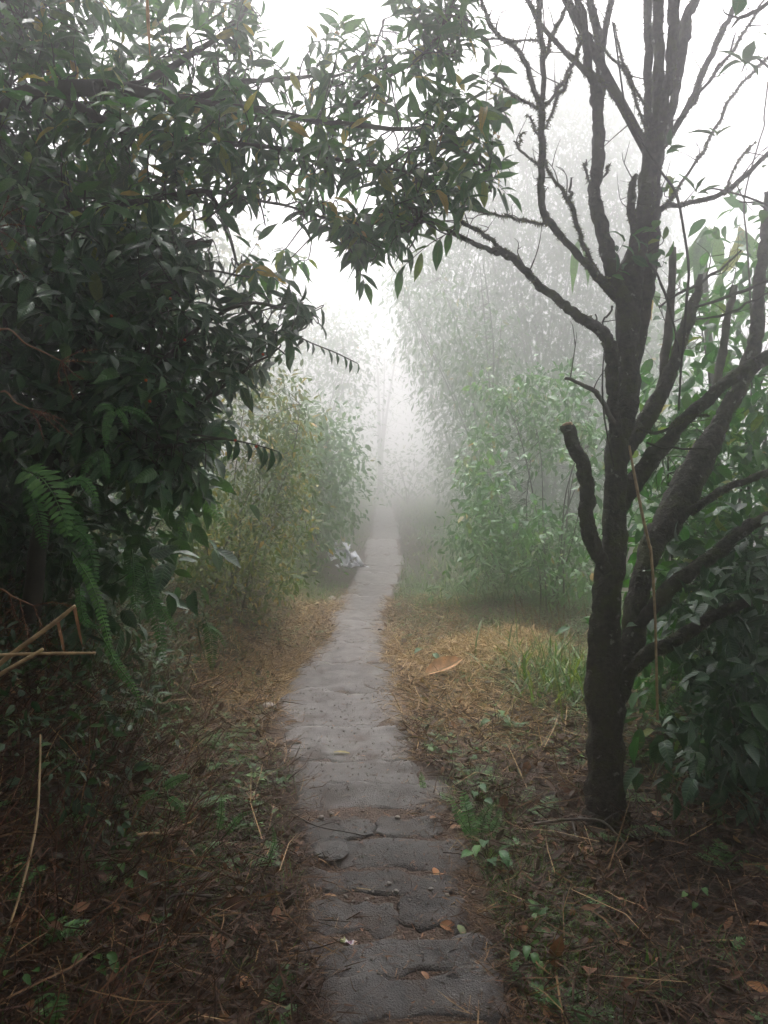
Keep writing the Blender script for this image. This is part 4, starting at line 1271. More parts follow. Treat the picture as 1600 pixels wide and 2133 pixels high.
fern("small fern with fresh green fingers in the middle of the berry shrub", 230, 1020, [
    ([(235, 850, 2.42), (222, 890, 2.38), (220, 935, 2.37)], 13, .6, 18),
    ([(240, 850, 2.42), (215, 845, 2.38), (190, 868, 2.36)], 11, .5, 16),
    ([(245, 850, 2.42), (262, 880, 2.38), (268, 900, 2.37)], 10, .6, 14),
    ([(250, 848, 2.42), (290, 858, 2.4), (325, 888, 2.4)], 11, .5, 18),
    ([(215, 935, 2.42), (185, 965, 2.4), (165, 1000, 2.4)], 14, .35, 18),
    ([(215, 940, 2.42), (222, 980, 2.4), (228, 1000, 2.4)], 14, .45, 16)])
fern("dark fern with two straight hanging fronds between bank and litter", 300, 1330, [
    ([(275, 1145, 2.9), (280, 1210, 2.85), (285, 1285, 2.82)], 24, .25, 26),
    ([(300, 1180, 2.95), (320, 1260, 2.85), (335, 1330, 2.82), (343, 1390, 2.8)], 22, .2, 28),
    ([(310, 1230, 2.9), (350, 1290, 2.85), (370, 1320, 2.84)], 16, .35, 20)])
fern("lone drooping fern frond above the brown litter left of the path", 430, 1380, [
    ([(428, 1290, 3.3), (440, 1330, 3.25), (442, 1400, 3.2)], 18, .2, 24), ([(425, 1300, 3.35), (455, 1320, 3.3), (470, 1350, 3.3)], 9, .4, 14)])
fern("light green fern arching where the left bank meets the fog", 410, 1170, [
    ([(390, 1010, 3.6), (430, 1040, 3.55), (455, 1090, 3.5)], 18, .9, 20), ([(400, 1030, 3.6), (450, 1070, 3.55), (490, 1120, 3.5)], 14, .7, 18), ([(440, 990, 3.6), (460, 960, 3.6), (490, 950, 3.55)], 12, .7, 16), ([(395, 1030, 3.6), (380, 1080, 3.5), (375, 1130, 3.5)], 14, .6, 18)])
fern("tiny fern on the litter at the lower left", 380, 1660, [
    ([(340, 1640, 2.75), (370, 1622, 2.72), (400, 1615, 2.7)], 14, .5, 14), ([(350, 1660, 2.75), (375, 1680, 2.7), (385, 1720, 2.68)], 12, .4, 14), ([(330, 1650, 2.75), (300, 1660, 2.7), (285, 1690, 2.7)], 11, .35, 12)])
fern("knee high dark fern beside the slabs left of the path", 470, 1790, [
    ([(455, 1730, 2.9), (462, 1690, 2.88), (460, 1650, 2.87)], 10, .5, 16), ([(470, 1740, 2.9), (500, 1700, 2.88), (530, 1690, 2.87)], 10, .45, 14), ([(560, 1790, 2.9), (572, 1755, 2.9), (566, 1715, 2.9)], 8, .4, 14)])
fr = thing("fern", "small upright fern growing on the right edge of the slabs", "fern", tuple(G(985, 1760)), "ferns by the right edge of the path")
for f in [([(985, 1755, 3.3), (975, 1700, 3.28), (962, 1640, 3.25)], 20, .5, 18), ([(1000, 1755, 3.3), (1010, 1700, 3.28), (1030, 1670, 3.25)], 18, .45, 18), ([(990, 1750, 3.3), (955, 1700, 3.26), (935, 1650, 3.24)], 12, .6, 16), ([(1010, 1760, 3.3), (1035, 1715, 3.28), (1043, 1680, 3.26)], 14, .4, 16)]:
    frond(fr, *f)
fr = thing("fern", "single little fern leaf standing at the right edge of the pale slab", "fern", tuple(G(884, 1652)), "ferns by the right edge of the path")
frond(fr, [(884, 1652, 3.8), (880, 1630, 3.79), (876, 1606, 3.78)], 9, .7, 12)
fr = thing("fern", "feathery dark fern in the gloom right of the tree foot", "fern", tuple(G(1400, 1500)), "ferns by the right edge of the path")
for f in [([(1340, 1480, 3.7), (1358, 1440, 3.68), (1365, 1420, 3.66)], 14, .6, 16), ([(1380, 1500, 3.7), (1420, 1440, 3.66), (1450, 1430, 3.64)], 14, .4, 16)]:
    frond(fr, *f)


# ------------------------------------------------------------------ ground cover nobody could count
def scatter(n, ylo, yhi, side, wmax, rng, power=1.6, start=0.0):
    """points beside the path: dense at the path edge and near the camera"""
    t = rng.random(n)
    y = ylo + (yhi - ylo) * t ** power
    u = rng.random(n) ** 1.15 * wmax + start
    c, w = pathc(y), pathw(y)
    edge = w + (vnoise(y, y * 0 + side * 9, 2.6, 61) - .5) * .22
    x = c + side * (edge + u)
    return x, y


def in_view(x, y, z, m=120):
    px, py, d = project(np.stack([x, y, z], -1))
    return (px > -m) & (px < 1600 + m) & (py < 2133 + m * 2) & (d > .5)


rng = np.random.default_rng(11)
gs = Geo()
for side, n, wmax in ((-1, 44000, 1.9), (1, 52000, 2.6)):
    x, y = scatter(n, 1.5, 9.5, side, wmax, rng)
    z = zg(x, y)
    k = in_view(x, y, z)
    x, y, z = x[k], y[k], z[k]
    n = len(x)
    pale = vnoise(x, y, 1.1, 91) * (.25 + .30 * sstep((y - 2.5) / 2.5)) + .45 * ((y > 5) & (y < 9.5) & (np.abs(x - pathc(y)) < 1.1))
    z = z + rng.random(n) ** 1.6 * .085
    a = rng.uniform(0, 6.283, n)
    dirs = np.stack([np.cos(a), np.sin(a), rng.normal(.08, .28, n)], -1)
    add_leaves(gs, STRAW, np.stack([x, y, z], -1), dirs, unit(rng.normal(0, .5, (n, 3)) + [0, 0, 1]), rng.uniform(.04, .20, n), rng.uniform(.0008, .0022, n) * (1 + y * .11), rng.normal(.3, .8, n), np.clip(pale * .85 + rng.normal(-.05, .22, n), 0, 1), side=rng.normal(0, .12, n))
for side in (-1, 1):
    n = 5200
    y = 1.6 + 9 * rng.random(n) ** 1.3
    u = rng.normal(0, .075, n)
    k = vnoise(y, y * 0 + side * 3, 3.1, 64) > .35
    y, u = y[k], u[k]
    x = pathc(y) + side * (pathw(y) + u)
    n = len(x)
    a = rng.uniform(0, 6.283, n)
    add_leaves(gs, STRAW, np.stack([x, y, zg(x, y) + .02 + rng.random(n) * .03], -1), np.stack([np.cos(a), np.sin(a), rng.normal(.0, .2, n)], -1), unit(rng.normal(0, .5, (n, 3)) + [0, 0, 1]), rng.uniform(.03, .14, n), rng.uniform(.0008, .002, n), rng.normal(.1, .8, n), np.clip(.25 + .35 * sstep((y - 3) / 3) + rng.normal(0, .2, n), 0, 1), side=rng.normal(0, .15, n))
# the heap of straw right of the path and the mats on the left edge
for (px, py, sx, sy, h, n) in [(1000, 1385, .42, .5, .17, 8200), (1080, 1350, .3, .4, .16, 4200), (560, 1420, .16, .5, .05, 2600), (640, 1280, .18, .8, .05, 2600), (620, 1345, .2, .5, .05, 2000), (840, 1350, .12, .6, .04, 1400), (1000, 1500, .35, .35, .06, 2200)]:
    c = G(px, py)
    x = c[0] + rng.normal(0, sx, n)
    y = c[1] + rng.normal(0, sy, n)
    onp = np.abs(x - pathc(y)) < pathw(y) * .9
    x, y = x[~onp], y[~onp]
    n = len(x)
    z = zg(x, y) + rng.random(n) ** 1.5 * h * np.exp(-(((x - c[0]) / sx) ** 2 + ((y - c[1]) / sy) ** 2) / 3)
    a = rng.uniform(0, 6.283, n)
    dirs = np.stack([np.cos(a), np.sin(a), rng.normal(.05, .3, n)], -1)
    add_leaves(gs, STRAW, np.stack([x, y, z], -1), dirs, unit(rng.normal(0, .5, (n, 3)) + [0, 0, 1]), rng.uniform(.05, .22, n), rng.uniform(.0009, .002, n) * 1.4, rng.normal(.2, .8, n), np.clip(rng.normal(.88, .16, n), 0, 1), side=rng.normal(0, .15, n))
# longer pale stalks criss-crossing on top
n = 900
y = 1.5 + 5.5 * rng.random(n) ** 1.2
sd_ = rng.choice([-1, 1], n)
x = pathc(y) + sd_ * (pathw(y) + .05 + 1.9 * rng.random(n) ** 1.2)
a = rng.uniform(0, 6.283, n)
add_leaves(gs, STRAW, np.stack([x, y, zg(x, y) + .02 + rng.random(n) * .10], -1), np.stack([np.cos(a), np.sin(a), rng.normal(.12, .3, n)], -1), unit(rng.normal(0, .5, (n, 3)) + [0, 0, 1]), rng.uniform(.12, .42, n), rng.uniform(.0012, .0028, n), rng.normal(.2, .6, n), np.clip(rng.normal(.58, .22, n), 0, 1), side=rng.normal(0, .12, n))
o = gs.build("straw", M['straw'])
tag(o, "tangled dry brown straw strewn over both verges of the path", "straw", kind="stuff")

gl = Geo()
for side, n, wmax in ((-1, 7000, 1.9), (1, 8000, 2.6)):
    x, y = scatter(n, 1.5, 9, side, wmax, rng)
    z = zg(x, y)
    k = in_view(x, y, z)
    x, y, z = x[k], y[k], z[k]
    n = len(x)
    a = rng.uniform(0, 6.283, n)
    ln = rng.uniform(.015, .045, n) + .055 * rng.random(n) ** 4
    add_leaves(gl, LEAF_MID, np.stack([x, y, z + .01 + rng.random(n) * .055], -1), np.stack([np.cos(a), np.sin(a), rng.normal(.1, .3, n)], -1), unit(rng.normal(0, .45, (n, 3)) + [0, 0, 1]), ln, ln * rng.uniform(.14, .28, n), rng.normal(.3, 1.1, n), np.clip(rng.random(n) ** 1.8, 0, 1))
o = gl.build("leaf_litter", M['litter'])
tag(o, "small brown dead leaves lying under the straw on the verges", "leaf litter", kind="stuff")

# crumbs and scraps trodden into the path
gp = Geo()
n = 9000
y = 1.4 + 8 * rng.random(n) ** 1.5
x = pathc(y) + rng.uniform(-1.1, 1.1, n) * pathw(y)
near_gap = np.min(np.abs(y[:, None] - (np.array(edges)[None, :] + .05)), 1) < .09
k = (rng.random(n) < np.where(y < 3.6, np.where(near_gap, .95, .25), np.where(near_gap, .5, .2))) | (np.abs(x - pathc(y)) > .82 * pathw(y))
x, y = x[k], y[k]
n = len(x)
a = rng.uniform(0, 6.283, n)
ln = rng.uniform(.008, .045, n)
add_leaves(gp, STRAW, np.stack([x, y, np.array([surf(*q_) for q_ in zip(x, y)]) + .002 + rng.random(n) * .004], -1), np.stack([np.cos(a), np.sin(a), rng.normal(0, .07, n)], -1), unit(rng.normal(0, .3, (n, 3)) + [0, 0, 1]), ln, rng.uniform(.0008, .003, n), rng.normal(.1, .5, n), np.clip(rng.random(n) ** 1.3, 0, 1))
o = gp.build("path_crumbs", M['litter'])
tag(o, "crumbs of bark, twig and dead leaf trodden into the path slabs", "debris", kind="stuff")

# gravel grains on the dirt of the near steps
gr = Geo()
n = 1600
y = 1.4 + 4.2 * rng.random(n) ** 1.3
x = pathc(y) + rng.uniform(-1.15, 1.15, n) * pathw(y)
R = rng.uniform(.0015, .006, n)
octv = np.array([[1, 0, 0], [0, 1, 0], [-1, 0, 0], [0, -1, 0], [0, 0, 1], [0, 0, -1]], float)
octf = np.array([[0, 1, 4], [1, 2, 4], [2, 3, 4], [3, 0, 4], [1, 0, 5], [2, 1, 5], [3, 2, 5], [0, 3, 5]])
V = np.stack([x, y, np.array([surf(*q_) for q_ in zip(x, y)]) + R * .5], -1)[:, None, :] + octv[None] * R[:, None, None] * rng.uniform(.6, 1.3, (n, 6, 1))
gr.add(V.reshape(-1, 3), np.repeat(rng.random((n, 1, 3)), 6, 1).reshape(-1, 3), (octf[None] + (np.arange(n) * 6)[:, None, None]).reshape(-1, 3))
o = gr.build("gravel", M['stone'], smooth=False)
tag(o, "fine pale gravel grains sprinkled over the near steps", "gravel", kind="stuff")

# living grass and weeds
gg = Geo()


PLC = G(715, 1178)


def blades(x, y, ln, hw, lean, tint):
    n = len(x)
    px_, py_, d_ = project(np.stack([x, y, zg(x, y)], -1))
    ln = np.where((px_ > 670) & (px_ < 760) & (py_ > 1150) & (py_ < 1215), ln * .35, ln)
    z = zg(x, y)
    a = rng.uniform(0, 6.283, n)
    dirs = np.stack([np.cos(a) * lean, np.sin(a) * lean, np.ones(n)], -1)
    add_leaves(gg, BLADE, np.stack([x, y, z - .005], -1), dirs, np.stack([-np.cos(a), -np.sin(a), np.full(n, .4)], -1), ln, hw, rng.uniform(.3, 1.6, n), tint)


for side, n, wmax in ((-1, 9000, 1.8), (1, 12000, 2.4)):
    x, y = scatter(n, 1.5, 11, side, wmax, rng, 1.2)
    m = vnoise(x, y, 1.7, 41) * .7 + vnoise(x, y, 6, 42) * .3
    k = (m > .52) & in_view(x, y, zg(x, y))
    x, y = x[k], y[k]
    n = len(x)
    blades(x, y, rng.uniform(.03, .12, n), rng.uniform(.0012, .0032, n), rng.uniform(.1, .9, n), np.clip(rng.random(n) * .85, 0, 1))
for (px, py, sx, sy, n, lo, hi) in [(860, 1290, .16, .7, 1500, .04, .13), (850, 1230, .25, 1.0, 1500, .05, .16), (660, 1230, .35, 1.4, 1800, .04, .12), (1120, 1900, .15, .40, 2600, .03, .10), (1120, 2060, .16, .3, 2200, .03, .10), (1010, 1700, .07, .3, 900, .03, .09), (480, 1750, .18, .5, 1500, .03, .09), (300, 1900, .25, .4, 1200, .03, .09), (600, 1180, .3, 1.2, 1200, .06, .2), (1050, 1700, .1, .25, 300, .04, .10)]:
    c = G(px, py)
    x, y = c[0] + rng.normal(0, sx, n), c[1] + rng.normal(0, sy, n)
    k = np.abs(x - pathc(y)) > pathw(y) * 1.02
    x, y = x[k], y[k]
    n = len(x)
    blades(x, y, rng.uniform(lo, hi, n), rng.uniform(.0015, .0035, n), rng.uniform(.1, .9, n), np.clip(rng.random(n) * .9, 0, 1))
# knee-high grass and herbs on the slopes
for side, n, ylo, yhi, u0, u1 in ((-1, 15000, 3.6, 10, .12, 2.6), (1, 8000, 5.6, 11, .10, 2.8)):
    y = ylo + (yhi - ylo) * rng.random(n)
    x = pathc(y) + side * (pathw(y) + u0 + (u1 - u0) * rng.random(n))
    k = vnoise(x, y, 1.5, 45) > .32
    x, y = x[k], y[k]
    n = len(x)
    grow = np.clip((np.abs(x - pathc(y)) - pathw(y)) / 1.0, .25, 1)
    blades(x, y, (rng.uniform(.07, .24, n) + .22 * rng.random(n) ** 3) * grow, rng.uniform(.0016, .004, n), rng.uniform(.1, 1.5, n), np.clip(.5 * rng.random(n) + .5 * vnoise(x, y, 5, 47), 0, 1))
# far verges
n = 20000
y = 9 + 34 * rng.random(n) ** 1.6
sd_ = rng.choice([-1, 1], n)
u_ = rng.random(n) * 2.2
x = pathc(y) + sd_ * (pathw(y) * (.8 + .5 * vnoise(y, sd_ * 4., .9, 19)) + u_)
blades(x, y, rng.uniform(.08, .35, n) * np.clip(u_ / .7, .3, 1), rng.uniform(.003, .007, n), rng.uniform(.1, .8, n), np.clip(rng.random(n), 0, 1))
o = gg.build("grass", M['grass'])
tag(o, "short green grass blades scattered along the path edges and verges", "grass", kind="stuff")

gw = Geo()
pos, dirs, ups, ln = [], [], [], []
for side, n, wmax in ((-1, 2300, 1.8), (1, 2300, 2.4)):
    x, y = scatter(n, 1.5, 9, side, wmax, rng, 1.3, .05)
    m = vnoise(x, y, 1.4, 71)
    k = (m > .45) & in_view(x, y, zg(x, y))
    for xx, yy in zip(x[k], y[k]):
        zz = float(zg(xx, yy)) + rng.uniform(.01, .07)
        s = rng.uniform(.012, .04)
        for q in range(rng.integers(4, 9)):
            a = rng.uniform(0, 6.28)
            pos.append([xx + rng.normal(0, .012), yy + rng.normal(0, .012), zz + rng.normal(0, .012)])
            dirs.append([math.cos(a), math.sin(a), rng.normal(.2, .3)])
            ups.append([rng.normal(0, .4), rng.normal(0, .4), 1])
            ln.append(s * rng.uniform(.7, 1.4))
ln = np.array(ln)
n = len(ln)
add_leaves(gw, LEAF_MID, np.array(pos), np.array(dirs), np.array(ups), ln, ln * rng.uniform(.18, .32, n), rng.uniform(.1, .9, n), rng.random(n) * .8)
o = gw.build("ground_weeds", M['mid'])
tag(o, "tiny low green weeds dotted through the straw and litter", "weeds", kind="stuff")

# little fern tufts too many to count
gf = Geo()
for _ in range(150):
    sd1 = -1 if rng.random() < .68 else 1
    yy = rng.uniform(1.7, 5.0)
    xx = pathc(yy) + sd1 * (pathw(yy) + .06 + 1.1 * rng.random() ** 1.3)
    b_ = np.array([xx, yy, float(zg(xx, yy))])
    for _k in range(rng.integers(3, 7)):
        a_ = rng.uniform(0, 6.28)
        L_ = rng.uniform(.06, .17)
        dv = np.array([math.cos(a_) * .8, math.sin(a_) * .8, rng.uniform(.4, 1.2)])
        dv = dv / np.linalg.norm(dv)
        tt = np.linspace(.1, 1, 11)
        pts = b_ + dv * L_ * tt[:, None] + np.array([0, 0, -.35 * L_]) * (tt ** 2)[:, None]
        add_tube(gf, pts, np.linspace(.0011, .0004, 11), 3, tint=.2, cap=False)
        X_ = unit(np.cross(dv, [0, 0, 1.0]))
        ps = np.repeat(pts, 2, 0)
        sg_ = np.tile([-1., 1.], 11)[:, None]
        n_ = len(ps)
        w_ = .24 * L_ * np.repeat(np.sin(np.pi * (.15 + .82 * tt)) ** .8, 2)
        add_leaves(gf, LEAF_FAR, ps, unit(X_ * sg_ + dv * .35 + rng.normal(0, .1, (n_, 3))), np.tile([0, -.2, 1.], (n_, 1)) + rng.normal(0, .15, (n_, 3)), w_, np.minimum(w_ * .22, .006), .3, np.clip(rng.normal(.4, .2, n_), 0, 1))
o = gf.build("fern_tufts", M['fern'])
tag(o, "small scattered fern tufts sprouting from the litter on both verges", "ferns", kind="stuff")

# the tangle of dead stems and dim leaves on the left bank
gt = Geo()
n = 9000
y = 1.6 + 4.2 * rng.random(n)
x = pathc(y) - pathw(y) - .35 - 1.9 * rng.random(n)
z = zg(x, y)
k = in_view(x, y, z, 200)
x, y, z = x[k], y[k], z[k]
n = len(x)
a = rng.uniform(0, 6.283, n)
add_leaves(gt, STRAW, np.stack([x, y, z], -1), np.stack([np.cos(a) * .8, np.sin(a) * .8, rng.uniform(.1, 1.3, n)], -1), rng.normal(0, 1, (n, 3)), rng.uniform(.10, .42, n), rng.uniform(.0008, .0022, n), rng.normal(.3, .9, n), np.clip(rng.random(n) ** 2.2 * .9, 0, 1), side=rng.normal(0, .2, n))
o = gt.build("bank_tangle", M['reed'])
tag(o, "tangle of thin reddish dead stems covering the left bank", "undergrowth", kind="stuff")
gt = Geo()
n = 1000
y = 2.3 + 3.7 * rng.random(n)
x = pathc(y) - pathw(y) - .55 - 1.7 * rng.random(n)
k = (vnoise(x, y, 1.9, 83) > .4) & in_view(x, y, zg(x, y), 200)
x, y = x[k], y[k]
n = len(x)
per = 8
h = rng.uniform(.04, .30, n)
ctr = np.repeat(np.stack([x, y, zg(x, y) + h], -1), per, 0)
N = n * per
off = rng.normal(0, .05, (N, 3))
ln = rng.uniform(.02, .06, N)
add_leaves(gt, LEAF_MID, ctr + off, unit(off + rng.normal(0, .02, (N, 3)) + [0, 0, -.01]), unit(rng.normal(0, .5, (N, 3)) + [0, 0, 1]), ln, ln * rng.uniform(.16, .26, N), rng.uniform(.1, .9, N), rng.random(N) * .88)
o = gt.build("bank_herbs", M['dark'])
tag(o, "dim green herb leaves mixed into the left bank tangle", "undergrowth", kind="stuff")

# the tall grass left of the mossy tree
tgr = thing("tall_grass", "bright green tall grass clump with dry seed tips left of the mossy trunk", "grass", tuple(G(1190, 1480)))
gb = Geo()
c = G(1165, 1440)
n = 800
x = c[0] + rng.normal(0, .18, n)
y = c[1] + rng.normal(0, .40, n)
a = rng.uniform(0, 6.283, n)
lean = rng.uniform(.05, 1.3, n)
dirs = np.stack([np.cos(a) * lean, np.sin(a) * lean, np.ones(n)], -1)
lean2 = 1
add_leaves(gb, BLADE, np.stack([x, y, zg(x, y)], -1), dirs, np.stack([-np.cos(a), -np.sin(a), np.full(n, .3)], -1), rng.uniform(.10, .30, n) + .28 * rng.random(n) ** 3, rng.uniform(.003, .0085, n), rng.uniform(.3, 1.7, n), .25 + rng.random(n) * .75)
o = gb.build("blades", M['grass'], tgr)
o["kind"] = "stuff"
for k in range(16):
    b0 = np.array([c[0] + rng.normal(-.02, .14), c[1] + rng.normal(0, .3), c[2]])
    top_ = b0 + np.array([rng.normal(-.06, .08), rng.normal(0, .08), rng.uniform(.4, .68)])
    gb = Geo()
    add_tube(gb, spline([b0, (b0 + top_) / 2 + [.02, 0, .03], top_], 4), np.linspace(.0018, .0008, 9), 4, tint=.6)
    m = 16
    tt = rng.random(m)[:, None]
    add_leaves(gb, STRAW, top_ + (top_ - b0) * (tt - .8) * .22, unit((top_ - b0) + rng.normal(0, .12, (m, 3))), rng.normal(0, 1, (m, 3)), rng.uniform(.015, .04, m), .0012, .4, rng.random(m))
    gb.build("seed_stalk", M['reed'], tgr)

# ------------------------------------------------------------------ reeds and canes at the left edge
def reed(label, stem, spikes):
    r = thing("reed", label, "reed", tuple(P(*stem[0])), "dry reeds at the left edge")
    b = np.array(r.location)
    bz = float(zg(b[0] - .35, b[1]))
    gg = Geo()
    root_pt = np.array([b[0] - .35, b[1], bz])
    r.location = root_pt
    pts = spline(np.array([root_pt, root_pt * .4 + P(*stem[0]) * .6 + [-.05, 0, .1]] + [P(*s) for s in stem]), 6)
    add_tube(gg, pts, np.linspace(.004, .0016, len(pts)), 6, tint=.7)
    gg.build("stem", M['reed'], r)
    for s in spikes:
        gg = Geo()
        p = spline(np.array([P(*q) for q in s]), 8)
        add_tube(gg, p, np.linspace(.0016, .0006, len(p)), 4, tint=.4)
        m = 46
        t = rng.random(m) * (len(p) - 1)
        k = np.minimum(t.astype(int), len(p) - 2)
        f = (t - k)[:, None]
        q = p[k] * (1 - f) + p[k + 1] * f
        T = unit(p[k + 1] - p[k])
        add_leaves(gg, STRAW, q, unit(T + rng.normal(0, .45, (m, 3))), rng.normal(0, 1, (m, 3)), rng.uniform(.006, .014, m), .0009, .2, rng.random(m))
        gg.build("spike", M['reed'], r)


reed("reddish reed plume with spread fingers over the dark leaves at the left edge", [(-15, 700, 2.1), (60, 720, 2.05), (128, 752, 2.0)], [
    [(128, 752, 2.0), (160, 735, 1.98), (200, 728, 1.97)], [(128, 752, 2.0), (165, 753, 1.98), (202, 756, 1.97)], [(128, 752, 2.0), (150, 775, 1.98), (172, 790, 1.97)], [(128, 752, 2.0), (140, 790, 1.99), (152, 826, 1.98)], [(128, 752, 2.0), (122, 775, 2.0), (125, 800, 2.0)]])
reed("straw coloured reed head drooping to the right below the reddish plume", [(-15, 828, 2.1), (35, 840, 2.05), (62, 852, 2.03)], [
    [(62, 852, 2.03), (100, 862, 2.0), (138, 878, 1.98)], [(62, 852, 2.03), (95, 870, 2.0), (125, 900, 1.98)], [(62, 852, 2.03), (80, 880, 2.0), (90, 915, 1.99)], [(62, 852, 2.03), (110, 872, 2.01), (148, 905, 1.99)]])
reed("reed plume of rusty threads at the upper left edge", [(-40, 500, 2.2), (-10, 475, 2.15)], [
    [(-10, 475, 2.15), (20, 468, 2.13), (70, 472, 2.1)], [(-10, 475, 2.15), (15, 445, 2.13), (45, 432, 2.12)], [(-10, 475, 2.15), (30, 500, 2.13), (55, 525, 2.1)], [(-10, 475, 2.15), (10, 520, 2.13), (50, 575, 2.1)], [(-10, 475, 2.15), (5, 440, 2.13), (18, 410, 2.12)]])
reed("brown reed head nodding just above the pale broken canes", [(-20, 1228, 2.1), (30, 1245, 2.06), (70, 1262, 2.04)], [
    [(70, 1262, 2.04), (110, 1255, 2.02), (155, 1264, 2.0)], [(70, 1262, 2.04), (85, 1300, 2.02), (105, 1340, 2.0)], [(40, 1248, 2.05), (50, 1290, 2.03), (62, 1330, 2.02)], [(20, 1242, 2.06), (30, 1275, 2.05), (45, 1305, 2.04)]])


def cane(label, rows, extra=()):
    pts, rad = pixel_limb(rows, 5)
    r = thing("dry_cane", label, "cane", tuple(pts[0]), "pale dry canes on the left")
    gg = Geo()
    add_tube(gg, pts, rad, 8, .06, tint=.8)
    gg.build("stalk", M['cane'], r)
    for e in extra:
        p0, p1 = P(*e[0]), P(*e[1])
        gg = Geo()
        add_leaves(gg, BLADE, [p0], [p1 - p0], [[.3, -1, .2]], [np.linalg.norm(p1 - p0)], [e[2]], [.25], [.7])
        gg.build("dry_blade", M['reed'], r)
    return r


cane("pale broken cane slanting up from the left edge", [(-70, 1450, 12, 2.0), (0, 1382, 11, 1.98), (80, 1322, 10, 1.95), (125, 1288, 10, 1.94), (156, 1262, 7, 1.93)], [[(155, 1264, 1.93), (172, 1352, 1.93), .004], [(120, 1292, 1.94), (136, 1370, 1.93), .004]])
cane("pale snapped cane with level tip at the left edge", [(-60, 1450, 9, 1.95), (0, 1405, 9, 1.92), (60, 1370, 8, 1.9), (90, 1352, 7, 1.9)], [])
cane("pale straight cane lying level at the left edge", [(-40, 1366, 6, 1.96), (60, 1362, 7, 1.94), (130, 1361, 7, 1.93), (198, 1360, 5, 1.92)], [])
cane("long thin tan stalk bending along the lower left edge", [(84, 1530, 4, 2.25), (83, 1600, 5, 2.2), (75, 1720, 5, 2.1), (45, 1850, 5, 2.0), (0, 1985, 5, 1.9), (-60, 2140, 5, 1.85)], [])
# ------------------------------------------------------------------ fallen twigs
def ground_twig(label, rows, w, mat='smooth_bark', side=()):
    pts = np.array([G(x, y) + [0, 0, h] for x, y, h in rows])
    r = thing("fallen_twig", label, "twig", tuple(pts[0]), "fallen twigs")
    gg = Geo()
    p = spline(pts, 6)
    add_tube(gg, p, np.linspace(w, w * .45, len(p)), 7, .15, seed=len(label))
    gg.build("stick", M[mat], r)
    for s in side:
        gg = Geo()
        p = spline(np.array([G(x, y) + [0, 0, h] for x, y, h in s]), 6)
        add_tube(gg, p, np.linspace(w * .6, w * .3, len(p)), 6, .15)
        gg.build("side_twig", M[mat], r)
    return r


ground_twig("forked grey twig arching over the dark ground right of the path", [(1095, 1735, .03), (1180, 1742, .07), (1250, 1755, .09), (1290, 1780, .07), (1340, 1815, .02)], .007, side=[[(1192, 1745, .07), (1203, 1790, .04), (1190, 1840, .01)], [(1250, 1755, .08), (1290, 1730, .08), (1330, 1722, .06)]])
ground_twig("low grey twig below the forked one at the lower right", [(1150, 1800, .02), (1230, 1822, .03), (1310, 1828, .02)], .005, side=[[(1230, 1822, .03), (1260, 1850, .02), (1275, 1870, .01)]])
ground_twig("thin twig crossing the third step on the left", [(600, 1705, .03), (655, 1745, .035), (720, 1768, .035), (760, 1772, .03)], .004)
ground_twig("dark bent twig in the lower left litter", [(440, 1905, .06), (385, 1915, .08), (345, 1925, .07), (335, 1990, .04), (290, 2040, .02)], .006, 'twig')
ground_twig("pale twig lying in the straw right of the path", [(1070, 1535, .04), (1130, 1555, .05), (1190, 1580, .04)], .004, 'cane')
ground_twig("short cut cane lying level in the lower left litter", [(278, 1771, .05), (320, 1769, .055), (362, 1768, .05)], .006, 'cane')
ground_twig("thick pale cane stub poking from the lower left litter", [(375, 1780, .05), (395, 1796, .045), (413, 1814, .035)], .009, 'cane')
ground_twig("long thin stalk lying at the lower right", [(1375, 1930, .03), (1420, 1955, .05), (1445, 1968, .03)], .006, 'cane')

# ------------------------------------------------------------------ fallen leaves one can count
def fallen(label, px, py, length_px, ang, ratio=.3, bend=.8, mat='tan', tint=.6, lift=.012, tilt=(0, 0, 1), path_leaf=False, fold=1.0):
    c = G(px, py) + np.array([0, 0, lift])
    L = length_px / FPX * c[1]
    d_ = np.array([math.cos(ang), math.sin(ang), 0.05])
    gg = Geo()
    T = leaf_template([.08, .2, .34, .5, .66, .8, .92], fold=.28 * fold, wave=.06, tip=.8)
    add_leaves(gg, T, [c - d_ * L * .5], [d_], [tilt], [L], [L * ratio * .5], [bend], [tint], side=[.06])
    o = gg.build("fallen_leaf", M[mat], origin=c - d_ * L * .5)
    tag(o, label, "leaf", "fallen leaves")


fallen("large folded orange tan leaf propped on the straw right of the path", 925, 1424, 92, .45, .46, -.7, tint=1.0, lift=.09, tilt=(-.35, -.55, .75), fold=2.6)
fallen("orange leaf lying on the right of the middle slabs", 915, 1824, 52, 1.1, .55, .7, tint=.45, tilt=(.3, -.3, 1))
fallen("rusty curled leaf at the right end of the fifth slab", 938, 1942, 46, -.2, .55, .9, tint=.3, tilt=(.1, -.5, 1))
fallen("pinkish dry leaf on the dirt at the right slab edge", 958, 1730, 46, .35, .5, .5, mat='litter', tint=.95)
fallen("big brown curled leaf in the lower left litter", 465, 1988, 110, -1.0, .45, .9, mat='litter', tint=.86, lift=.03, tilt=(.6, -.5, .7))
fallen("pale tan leaf standing on edge near the bottom left of the path", 512, 2057, 52, 1.35, .6, .3, tint=.8, tilt=(0, -.8, .5), lift=.02)
fallen("small pale tan leaf left of the lowest slab", 612, 2050, 40, -.4, .5, .5, tint=.85)
fallen("brown curled leaf on the straw left of the path bend", 582, 1352, 60, .2, .45, 1.3, mat='litter', tint=.9, lift=.03)
fallen("flat green yellow leaf lying on the palest slab", 714, 1577, 40, .1, .28, .3, mat='aut', tint=.7)
fallen("thin brown leaf on the dirt below the fifth slab", 888, 2060, 36, -1.0, .35, .5, mat='litter', tint=.92)
